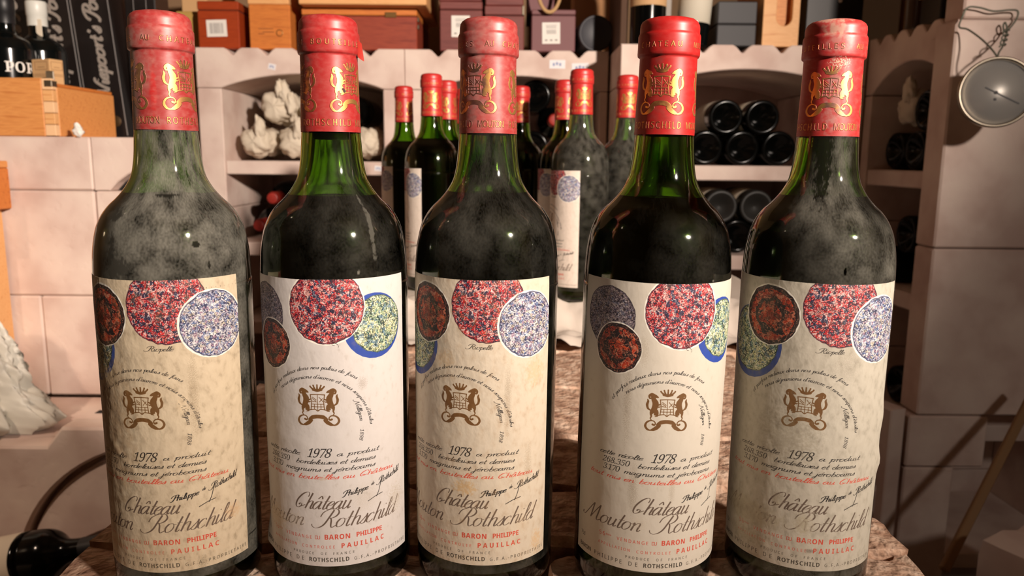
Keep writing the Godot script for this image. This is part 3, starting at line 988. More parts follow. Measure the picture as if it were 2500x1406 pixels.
# the printed sheet, without its paper; two versions of the painted blots
func label_print(kind: int) -> Ink:
	var k := Ink.new(LW, LH)
	var to := label_px
	var black := Color(0.10, 0.09, 0.09)
	var red := Color(0.80, 0.24, 0.17)
	var brown := Color(0.37, 0.30, 0.26)
	var gold := Color(0.42, 0.28, 0.13)
	var crimson := [Color(0.75, 0.13, 0.16), Color(0.82, 0.24, 0.24), Color(0.60, 0.10, 0.17), Color(0.25, 0.17, 0.26), Color(0.86, 0.38, 0.36), Color(0.70, 0.12, 0.14), Color(0.20, 0.20, 0.32), Color(0.80, 0.55, 0.52)]
	var rust := [Color(0.67, 0.21, 0.12), Color(0.75, 0.29, 0.16), Color(0.55, 0.17, 0.11), Color(0.72, 0.42, 0.32), Color(0.45, 0.20, 0.15)]
	var umber := [Color(0.16, 0.11, 0.11), Color(0.24, 0.15, 0.15), Color(0.12, 0.10, 0.11)]
	var greys := [Color(0.50, 0.44, 0.47), Color(0.38, 0.33, 0.38), Color(0.60, 0.55, 0.55), Color(0.46, 0.40, 0.44), Color(0.40, 0.40, 0.48), Color(0.55, 0.48, 0.45)]
	var greens := [Color(0.74, 0.77, 0.58), Color(0.60, 0.68, 0.52), Color(0.83, 0.81, 0.60), Color(0.46, 0.58, 0.50), Color(0.80, 0.80, 0.70), Color(0.40, 0.52, 0.58)]
	var blues := [Color(0.60, 0.60, 0.68), Color(0.44, 0.47, 0.62), Color(0.76, 0.74, 0.76), Color(0.62, 0.50, 0.58), Color(0.74, 0.70, 0.62), Color(0.36, 0.44, 0.60), Color(0.82, 0.80, 0.80)]
	var ultramarine := Color(0.16, 0.28, 0.62)
	var ivory := Color(0.95, 0.93, 0.88)
	if kind == 0:
		blot(k, Vector2(-31.5, 146.8), 14.8, greys, Color(0.13, 0.11, 0.14), Color(0.80, 0.77, 0.76), [], 41, to, 1.15)
		k.dot(to.call(Vector2(-25.7, 131.8)), 128); k.lay(ivory)
		blot(k, Vector2(-25.7, 131.8), 12.3, rust, Color(0.10, 0.06, 0.06), Color(0.80, 0.55, 0.45), umber, 51, to, 0.75, Color(1, 1, 1, 0), 0.18)
		k.dot(to.call(Vector2(29.6, 140.9)), 163); k.lay(ultramarine)
		blot(k, Vector2(31.4, 141.6), 14.4, greens, Color(0.13, 0.20, 0.20), Color(0.93, 0.93, 0.84), [], 61, to, 1.0)
		k.dot(to.call(Vector2(5.6, 151.6)), 188); k.lay(ivory)
		blot(k, Vector2(5.6, 151.6), 18.2, crimson, Color(0.14, 0.10, 0.17), Color(0.93, 0.85, 0.82), [], 71, to, 1.0)
		script(k, "Riopelle", on_arc(Vector2(10.6, 133.0), Vector2(14.4, 127.6), Vector2(20.6, 123.6)), 0.165, 0.115, 0.12, 0.30, to)
	else:
		k.dot(to.call(Vector2(-31, 131.4)), 185); k.lay(ultramarine.lerp(Color(0.3, 0.3, 0.4), 0.3))
		blot(k, Vector2(-31.0, 133.0), 16.8, greens, Color(0.10, 0.15, 0.13), Color(0.90, 0.90, 0.80), [], 62, to, 1.0)
		k.dot(to.call(Vector2(-20.0, 147.0)), 154); k.lay(ivory)
		blot(k, Vector2(-20.0, 147.0), 14.8, rust, Color(0.10, 0.06, 0.06), Color(0.82, 0.58, 0.48), umber, 52, to, 0.75, Color(1, 1, 1, 0), 0.14)
		blot(k, Vector2(14.4, 152.6), 18.6, crimson, Color(0.14, 0.10, 0.17), Color(0.93, 0.85, 0.82), [], 72, to, 1.0)
		k.dot(to.call(Vector2(35.2, 142.4)), 169); k.lay(ivory)
		blot(k, Vector2(35.4, 142.4), 16.2, blues, Color(0.16, 0.17, 0.28), Color(0.95, 0.94, 0.93), [], 82, to, 1.05)
		script(k, "Riopelle", on_line(4.4, 131.2, -0.03), 0.185, 0.115, 0.12, 0.30, to)
	# the verse on its arcs
	var v1 := [Vector2(-26.4, 105.6), Vector2(-7.4, 120.2), Vector2(18.9, 115.4)]
	var v2 := [Vector2(-19.6, 109.6), Vector2(-1.8, 116.6), Vector2(25.6, 91.6)]
	var v3 := [Vector2(17.6, 104.2), Vector2(19.9, 97.0), Vector2(19.6, 83.6)]
	var verses := [["et parfois radieux dans nos palais de foins", v1], ["nous déjeunions d'aurore et nous soupions d'étoiles", v2]]
	for vv in verses:
		var q: Array = vv[1]
		var len := arc_length(q[0], q[1], q[2])
		script(k, vv[0], on_arc(q[0], q[1], q[2]), len / script_width(vv[0]), 0.098, 0.09, 0.29, to)
	script(k, "Nelligan", on_arc(v3[0], v3[1], v3[2]), 0.158, 0.118, 0.10, 0.30, to)
	var n98 := on_arc(v3[0], v3[1], v3[2])
	for i in 4:
		var f := font(true, false)
		var g := letter("1898"[i], f)
		var pp: PackedVector2Array = g[1]
		for j in range(0, pp.size() - 2, 3):
			var tri := []
			for m in 3:
				tri.append(to.call(n98.call(14.6 + i * 1.45 + (pp[j + m].x + pp[j + m].y * 0.3) * 1.9, pp[j + m].y * 1.9)))
			k.tri(tri[0], tri[1], tri[2])
	# the count of bottles
	var lines := [["cette récolte", -33.0, -9.6, 77.2], ["a produit", 8.6, 30.6, 77.0], ["bordelaises et demies", -12.6, 28.4, 73.0], ["magnums et jéroboams", -19.2, 28.2, 69.2]]
	for l in lines:
		script(k, l[0], on_line(l[1], l[3], 0.0), (l[2] - l[1] - 0.6) / script_width(l[0]), 0.120, 0.14, 0.38, to, 0.7)
	set_text(k, "1978", -6.6, 5.6, 76.4, 4.6, to, false, true, 0.36, 0.96)
	set_text(k, "268.350", -31.4, -16.4, 73.0, 2.9, to, false, true, 0.3, 1.1)
	set_text(k, "3.170", -31.0, -21.4, 69.2, 2.9, to, false, true, 0.3, 1.1)
	# the signature
	script(k, "Philippe", on_line(11.0, 55.6, 0.16), 0.215, 0.135, 0.22, 0.50, to, 0.62)
	script(k, "de", on_line(25.4, 59.2, 0.18), 0.10, 0.085, 0.14, 0.26, to, 0.62)
	script(k, "Rothschild", on_line(29.6, 58.8, 0.21), 0.168, 0.150, 0.20, 0.44, to, 0.62)
	for q in [[Vector2(31.6, 62.0), Vector2(30.0, 56.0), Vector2(28.4, 52.6)], [Vector2(23.6, 51.2), Vector2(28.0, 53.0), Vector2(32.0, 53.8)]]:
		var ps := PackedVector2Array()
		for p in curve(q, 8):
			ps.append(to.call(p))
		var ws := PackedFloat32Array(); ws.resize(ps.size()); ws.fill(3.6)
		k.line(ps, ws)
	k.lay(black, 0.93)
	script(k, "tout mis en bouteilles au Château", on_line(-39.6, 65.2, 0.0), 78.6 / script_width("tout mis en bouteilles au Château"), 0.125, 0.15, 0.42, to, 0.7)
	set_text(k, "56", -31.4, -27.6, 33.5, 2.2, to)
	set_text(k, "ème", -27.2, -24.0, 34.3, 1.0, to, false, false, 0.0, 1.2)
	set_text(k, "VENDANGE", -21.0, -5.0, 33.4, 1.75, to)
	set_text(k, "DU", -6.2 + 2.6, -0.6, 33.4, 1.9, to)
	set_text(k, "BARON", 1.2, 14.4, 33.3, 2.6, to, true)
	set_text(k, "PHILIPPE", 17.0, 31.4, 33.4, 2.5, to, true)
	set_text(k, "APPELLATION", -31.8, -13.8, 28.6, 1.5, to)
	set_text(k, "CONTROLEE", -10.8, 6.6, 28.5, 1.5, to)
	set_text(k, "PAUILLAC", 9.4, 32.4, 28.4, 2.5, to, true)
	k.lay(red, 0.92)
	# the name in large script
	script(k, "Château", on_line(-14.6, 49.4, 0.0), 0.445, 0.42, 0.22, 0.80, to, 0.55)
	script(k, "Mouton", on_line(-41.6, 40.0, 0.0), 0.510, 0.44, 0.22, 0.80, to, 0.5)
	script(k, "Rothschild", on_line(-1.6, 40.0, 0.0), 0.490, 0.45, 0.22, 0.80, to, 0.5)
	k.lay(brown, 0.95)
	set_text(k, "PRODUCE", -16.2, -4.2, 25.0, 1.35, to)
	set_text(k, "OF", -0.8, 2.4, 25.0, 1.35, to)
	set_text(k, "FRANCE", 5.4, 16.2, 25.0, 1.35, to)
	set_text(k, "BARON", -46.6, -36.6, 21.2, 2.2, to, true)
	set_text(k, "PHILIPPE", -34.4, -17.6, 21.2, 2.2, to)
	set_text(k, "DE", -14.6, -9.6, 21.2, 2.2, to)
	set_text(k, "ROTHSCHILD", -7.2, 13.6, 21.2, 2.2, to, true)
	set_text(k, "G.F.A.-PROPRIETAIRE", 15.8, 48.6, 21.2, 1.75, to)
	set_text(k, "75cl", -46.0, -41.8, 27.6, 2.2, to)
	k.lay(Color(0.20, 0.18, 0.15), 0.9)
	crest(k, Vector2(0.3, 104.6), 1.0, to)
	k.lay(gold, 0.96)
	return k

func label_material(paper: Color, kind: int, prints: Array, wear: Array, aging: Gradient, seed_: int, share := 0.5) -> StandardMaterial3D:
	var sheet := Image.create_empty(LW, LH, false, Image.FORMAT_RGBA8)
	sheet.fill(paper)
	var src: Ink = prints[kind]
	sheet.blend_rect(src.image(), Rect2i(0, 0, LW, LH), Vector2i.ZERO)
	if wear.size():
		var over := Ink.new(LW, LH)
		for q in wear:
			smudge(over, Vector2(q[0], q[1]), q[2], q[3], q[4], q[5], int(q[0] * 7 + q[1]), label_px, q[6] if q.size() > 6 else 0.05, q[7] if q.size() > 7 else 0.5)
		sheet.blend_rect(over.image(), Rect2i(0, 0, LW, LH), Vector2i.ZERO)
	sheet.convert(Image.FORMAT_RGB8)
	var m := flat(Color.WHITE, 0.62)
	m.albedo_texture = ImageTexture.create_from_image(sheet)
	m.detail_enabled = true
	m.detail_blend_mode = BaseMaterial3D.BLEND_MODE_MIX
	m.detail_uv_layer = BaseMaterial3D.DETAIL_UV_1
	m.detail_albedo = noise_map(seed_, 0.026, aging, 768, FastNoiseLite.TYPE_SIMPLEX_SMOOTH, 6)
	m.heightmap_enabled = true
	m.heightmap_texture = M.paper_relief
	m.heightmap_scale = 0.02 * share
	m.texture_repeat = false
	return m

# ------------------------------------------------------------------ bottles
# outside of the glass: (radius, height) in mm
const BODY := [[33.4, 0.7], [35.6, 2.6], [36.5, 6.0], [36.8, 14.0], [37.0, 60.0], [37.15, 150.0], [37.05, 160.0], [36.8, 168.0], [36.1, 177.0], [34.5, 185.4], [32.8, 190.0], [30.6, 194.0], [27.8, 197.6], [25.0, 200.3], [22.3, 203.3], [19.9, 206.6], [17.8, 210.4], [16.6, 214.2], [15.75, 219.0], [15.2, 224.0], [14.85, 229.0], [14.5, 234.0], [14.1, 248.0], [13.6, 262.0], [13.2, 269.0]]
const CAP := [[14.75, 233.8], [14.72, 236.0], [14.4, 248.0], [14.1, 258.0], [13.95, 266.0], [13.92, 269.8], [13.94, 270.5], [14.05, 270.75], [14.75, 271.2], [14.95, 271.6], [15.05, 272.6], [15.08, 275.5], [15.05, 280.0], [14.95, 280.9], [14.72, 281.5], [14.38, 281.95], [14.30, 282.5], [14.30, 284.8], [14.1, 286.2], [13.3, 287.6], [11.8, 288.7], [9.0, 289.4], [4.0, 289.7], [0.0, 289.8]]

func rad(h: float) -> float:
	for i in BODY.size() - 1:
		if h <= BODY[i + 1][1]:
			return lerpf(BODY[i][0], BODY[i + 1][0], clampf((h - BODY[i][1]) / (BODY[i + 1][1] - BODY[i][1]), 0.0, 1.0))
	return 13.2

func smooth_profile(raw: Array, per := 4) -> Array:
	var pts := []
	for q in raw:
		pts.append(Vector2(q[0], q[1]) * 0.001)
	return curve(pts, per)

func glass_mesh() -> ArrayMesh:
	var p := [Vector2(0.0, 0.018), Vector2(0.012, 0.014), Vector2(0.026, 0.002), Vector2(0.030, 0.0)]
	p.append_array(smooth_profile(BODY))
	p.append_array([Vector2(0.0130, 0.272), Vector2(0.0130, 0.286), Vector2(0.0118, 0.2875), Vector2(0.0098, 0.287)])
	p.append(Vector2(0.0096, 0.270))
	var inner := smooth_profile(BODY)
	inner.reverse()
	for q in inner:
		if q.y < 0.268 and q.y > 0.012:
			p.append(Vector2(q.x - lerpf(0.0026, 0.0038, smoothstep(0.20, 0.25, q.y)), q.y))
	p.append_array([Vector2(0.031, 0.008), Vector2(0.026, 0.007), Vector2(0.012, 0.018), Vector2(0.0, 0.022)])
	return lathe(p, 96)

func wine_mesh(fill: float) -> ArrayMesh:
	var p := [Vector2(0.0, 0.0205), Vector2(0.012, 0.0162), Vector2(0.026, 0.0045), Vector2(0.0315, 0.0035), Vector2(0.0345, 0.0060)]
	for q in smooth_profile(BODY):
		if q.y > 0.013 and q.y < fill:
			p.append(Vector2(q.x - 0.0012, q.y))
	var r := rad(fill * 1000.0) * 0.001 - 0.0012
	p.append(Vector2(r, fill))
	p.append(Vector2(r - 0.0012, fill - 0.0008))
	p.append(Vector2(0.0, fill - 0.0012))
	return lathe(p, 72)

# the sheet of paper round the bottle, with lifted corners where the photograph has them
func label_mesh(lift: Callable) -> ArrayMesh:
	var b := MB.new()
	var nu := 72; var nv := 48
	for j in nv + 1:
		for i in nu + 1:
			var u := lerpf(-50.0, 50.0, float(i) / nu)
			var h := lerpf(LTOP, 18.8, float(j) / nv)
			var a := u / 37.1
			var r: float = (rad(h) + 0.16 + lift.call(u, h)) * 0.001
			b.vert(Vector3(sin(a) * r, h * 0.001, cos(a) * r), Vector3.ZERO, Vector2(float(i) / nu, float(j) / nv))
	var w := nu + 1
	for j in nv + 1:
		for i in nu + 1:
			var dx: Vector3 = b.v[j * w + mini(i + 1, nu)] - b.v[j * w + maxi(i - 1, 0)]
			var dy: Vector3 = b.v[mini(j + 1, nv) * w + i] - b.v[maxi(j - 1, 0) * w + i]
			b.n[j * w + i] = dy.cross(dx).normalized()
	for j in nv:
		for i in nu:
			var p := j * w + i
			b.quad(p, p + 1, p + w + 1, p + w)
	# the cut edges
	for e in [0, nv]:
		for i in nu:
			var ps := []
			for q in [i, i + 1]:
				var o: Vector3 = b.v[e * w + q]
				ps.append(o)
			var dn := Vector3(0, 1 if e == 0 else -1, 0)
			var k := []
			for o in ps:
				k.append(b.vert(o, dn, Vector2(0.02, 0.3)))
			for o in [ps[1], ps[0]]:
				var rr := Vector2(o.x, o.z).length()
				k.append(b.vert(Vector3(o.x, 0, o.z) * ((rr - 0.00012) / rr) + Vector3(0, o.y, 0), dn, Vector2(0.02, 0.3)))
			b.quad(k[0], k[1], k[2], k[3])
	return b.mesh()

const CW := 1024
const CH := 640
func cap_px(p: Vector2) -> Vector2:
	return Vector2((p.x + 45.55) * 11.241, (290.2 - p.y) * 11.3)

# red lead capsule: embossed gilt print, dust. rot = turn of (collar text, crest, foot text) in degrees
func capsule_material(base: Color, rot: Array, dust: Array, cover: float, seed_: int, nick := false) -> StandardMaterial3D:
	var k := Ink.new(CW, CH)
	var to := cap_px
	var mm := 91.1 / 360.0
	for turn in [-360.0, 0.0, 360.0]:
		var x0: float = (rot[0] + turn) * mm
		for q in [["CHATEAU", -42.0, 42.0], ["MIS", 66.0, 92.0], ["EN", 112.0, 130.0], ["BOUTEILLES", 150.0, 262.0], ["AU", 285.0, 303.0]]:
			if absf(x0 + q[1] * mm) < 48.0 or absf(x0 + q[2] * mm) < 48.0:
				set_text(k, q[0], x0 + q[1] * mm, x0 + q[2] * mm, 274.6, 2.5, to)
		for rep in [0.0, 180.0]:
			var x1: float = (rot[2] + turn + rep) * mm
			for q in [["ROTHSCHILD", -53.0, 53.0], ["MOUTON", 63.0, 117.0]]:
				if absf(x1 + q[1] * mm) < 48.0 or absf(x1 + q[2] * mm) < 48.0:
					set_text(k, q[0], x1 + q[1] * mm, x1 + q[2] * mm, 236.6, 3.2, to, false, false, 0.0, 0.82)
		for rep in [0.0, 120.0, 240.0]:
			var x2: float = (rot[1] + turn + rep) * mm
			if absf(x2) < 44.0:
				crest(k, Vector2(x2, 256.6), 1.13, to)
	k.lay(Color(0.86, 0.66, 0.36), 1.0)
	var gilt := ImageTexture.create_from_image(k.image())
	var sheet := Image.create_empty(CW, CH, false, Image.FORMAT_RGBA8)
	sheet.fill(base)
	sheet.blend_rect(k.image(), Rect2i(0, 0, CW, CH), Vector2i.ZERO)
	var over := Ink.new(CW, CH)
	for q in dust:
		smudge(over, Vector2(q[0] * mm, q[1]), q[2] * mm, q[3], q[4], q[5], seed_ + int(q[1]), to, q[6] if q.size() > 6 else 0.02, q[7] if q.size() > 7 else 0.5)
	if nick:
		over.dot(to.call(Vector2(41.5 * mm, 253.2)), 9.0); over.dot(to.call(Vector2(38.5 * mm, 254.0)), 7.0)
		over.lay(Color(0.10, 0.10, 0.13))
	sheet.blend_rect(over.image(), Rect2i(0, 0, CW, CH), Vector2i.ZERO)
	sheet.convert(Image.FORMAT_RGB8)
	var m := flat(Color.WHITE, 0.42)
	m.albedo_texture = ImageTexture.create_from_image(sheet)
	m.metallic = 0.85
	m.metallic_texture = gilt
	m.metallic_texture_channel = BaseMaterial3D.TEXTURE_CHANNEL_ALPHA
	m.heightmap_enabled = true
	m.heightmap_texture = gilt
	m.heightmap_scale = 0.03
	m.detail_enabled = true
	m.detail_albedo = noise_map(seed_ + 50, 0.035, ramp([Color(0.62, 0.38, 0.35, cover * 0.1), Color(0.66, 0.42, 0.39, cover * 0.3), Color(0.70, 0.48, 0.44, cover * 0.55)], [0.2, 0.55, 0.95]), 512, FastNoiseLite.TYPE_SIMPLEX_SMOOTH, 6)
	return m

# a film of cellar dust: alpha by place. patches: az, height, half widths, amount
func dust_material(base: float, patches: Array, marks: Array, seed_: int, scale := 1.0, col := Color(0.58, 0.565, 0.52)) -> StandardMaterial3D:
	var W := 640; var H := 300
	var n1 := FastNoiseLite.new(); n1.seed = seed_; n1.frequency = 0.022; n1.fractal_octaves = 5
	var n2 := FastNoiseLite.new(); n2.seed = seed_ + 1; n2.frequency = 0.22; n2.fractal_octaves = 2
	var px := PackedByteArray(); px.resize(W * H * 4)
	for y in H:
		var h := 234.0 - 222.0 * y / H
		for x in W:
			var az := 360.0 * x / W - 180.0
			var a := base
			if absf(az) < 115.0:
				for q in patches:
					var dx: float = (az - q[0]) / q[2]
					if absf(dx) < 1.0:
						var dy: float = (h - q[1]) / q[3]
						if absf(dy) < 1.0:
							a += q[4] * (1.0 - dx * dx) * (1.0 - dy * dy)
				a *= scale
				a *= 0.95 + 1.1 * n1.get_noise_2d(x, y * 2.04) + 0.5 * n2.get_noise_2d(x, y * 2.04)
				for q in marks:
					var dx: float = (az - q[0]) / q[2]
					var dy: float = (h - q[1]) / q[3]
					var d := dx * dx + dy * dy + n2.get_noise_2d(x * 2.0, y * 4.0) * 0.5 + n1.get_noise_2d(x * 3.0, y * 6.0) * 1.2
					if d < 1.0:
						a = lerpf(a, q[4], minf(1.0, (1.0 - d) * 3.0))
			var i := (y * W + x) * 4
			px[i] = int(col.r * 255); px[i + 1] = int(col.g * 255); px[i + 2] = int(col.b * 255)
			px[i + 3] = int(255.0 * clampf(a, 0.0, 0.97))
	var m := flat(Color.WHITE, 0.95)
	m.albedo_texture = ImageTexture.create_from_image(Image.create_from_data(W, H, false, Image.FORMAT_RGBA8, px))
	m.transparency = BaseMaterial3D.TRANSPARENCY_ALPHA
	m.specular_mode = BaseMaterial3D.SPECULAR_DISABLED
	return m

func dust_mesh() -> ArrayMesh:
	var p := []
	for q in smooth_profile(BODY):
		if q.y >= 0.012 and q.y <= 0.2341:
			p.append(Vector2(q.x + 0.00007, q.y))
	return lathe(p, 96, 0.012, 0.234)

func cork_mesh(from: float) -> ArrayMesh:
	return lathe([Vector2(0, from), Vector2(0.0087, from), Vector2(0.0093, from + 0.0008), Vector2(0.0093, 0.2865), Vector2(0.0, 0.2868)], 32)

func stand(o: Node3D, base: Vector3, lean: float):
	var y := Vector3(lean, 1, 0).normalized()
	o.transform = Transform3D(Basis(Vector3(y.y, -y.x, 0), y, Vector3(0, 0, 1)), base)

func ripple(amp: float, seed_: int) -> Callable:
	var nz := FastNoiseLite.new(); nz.seed = seed_; nz.frequency = 1.3
	return func(a: float, y: float) -> float:
		return amp * nz.get_noise_3d(cos(a) * 2.0, sin(a) * 2.0, y * 90.0)

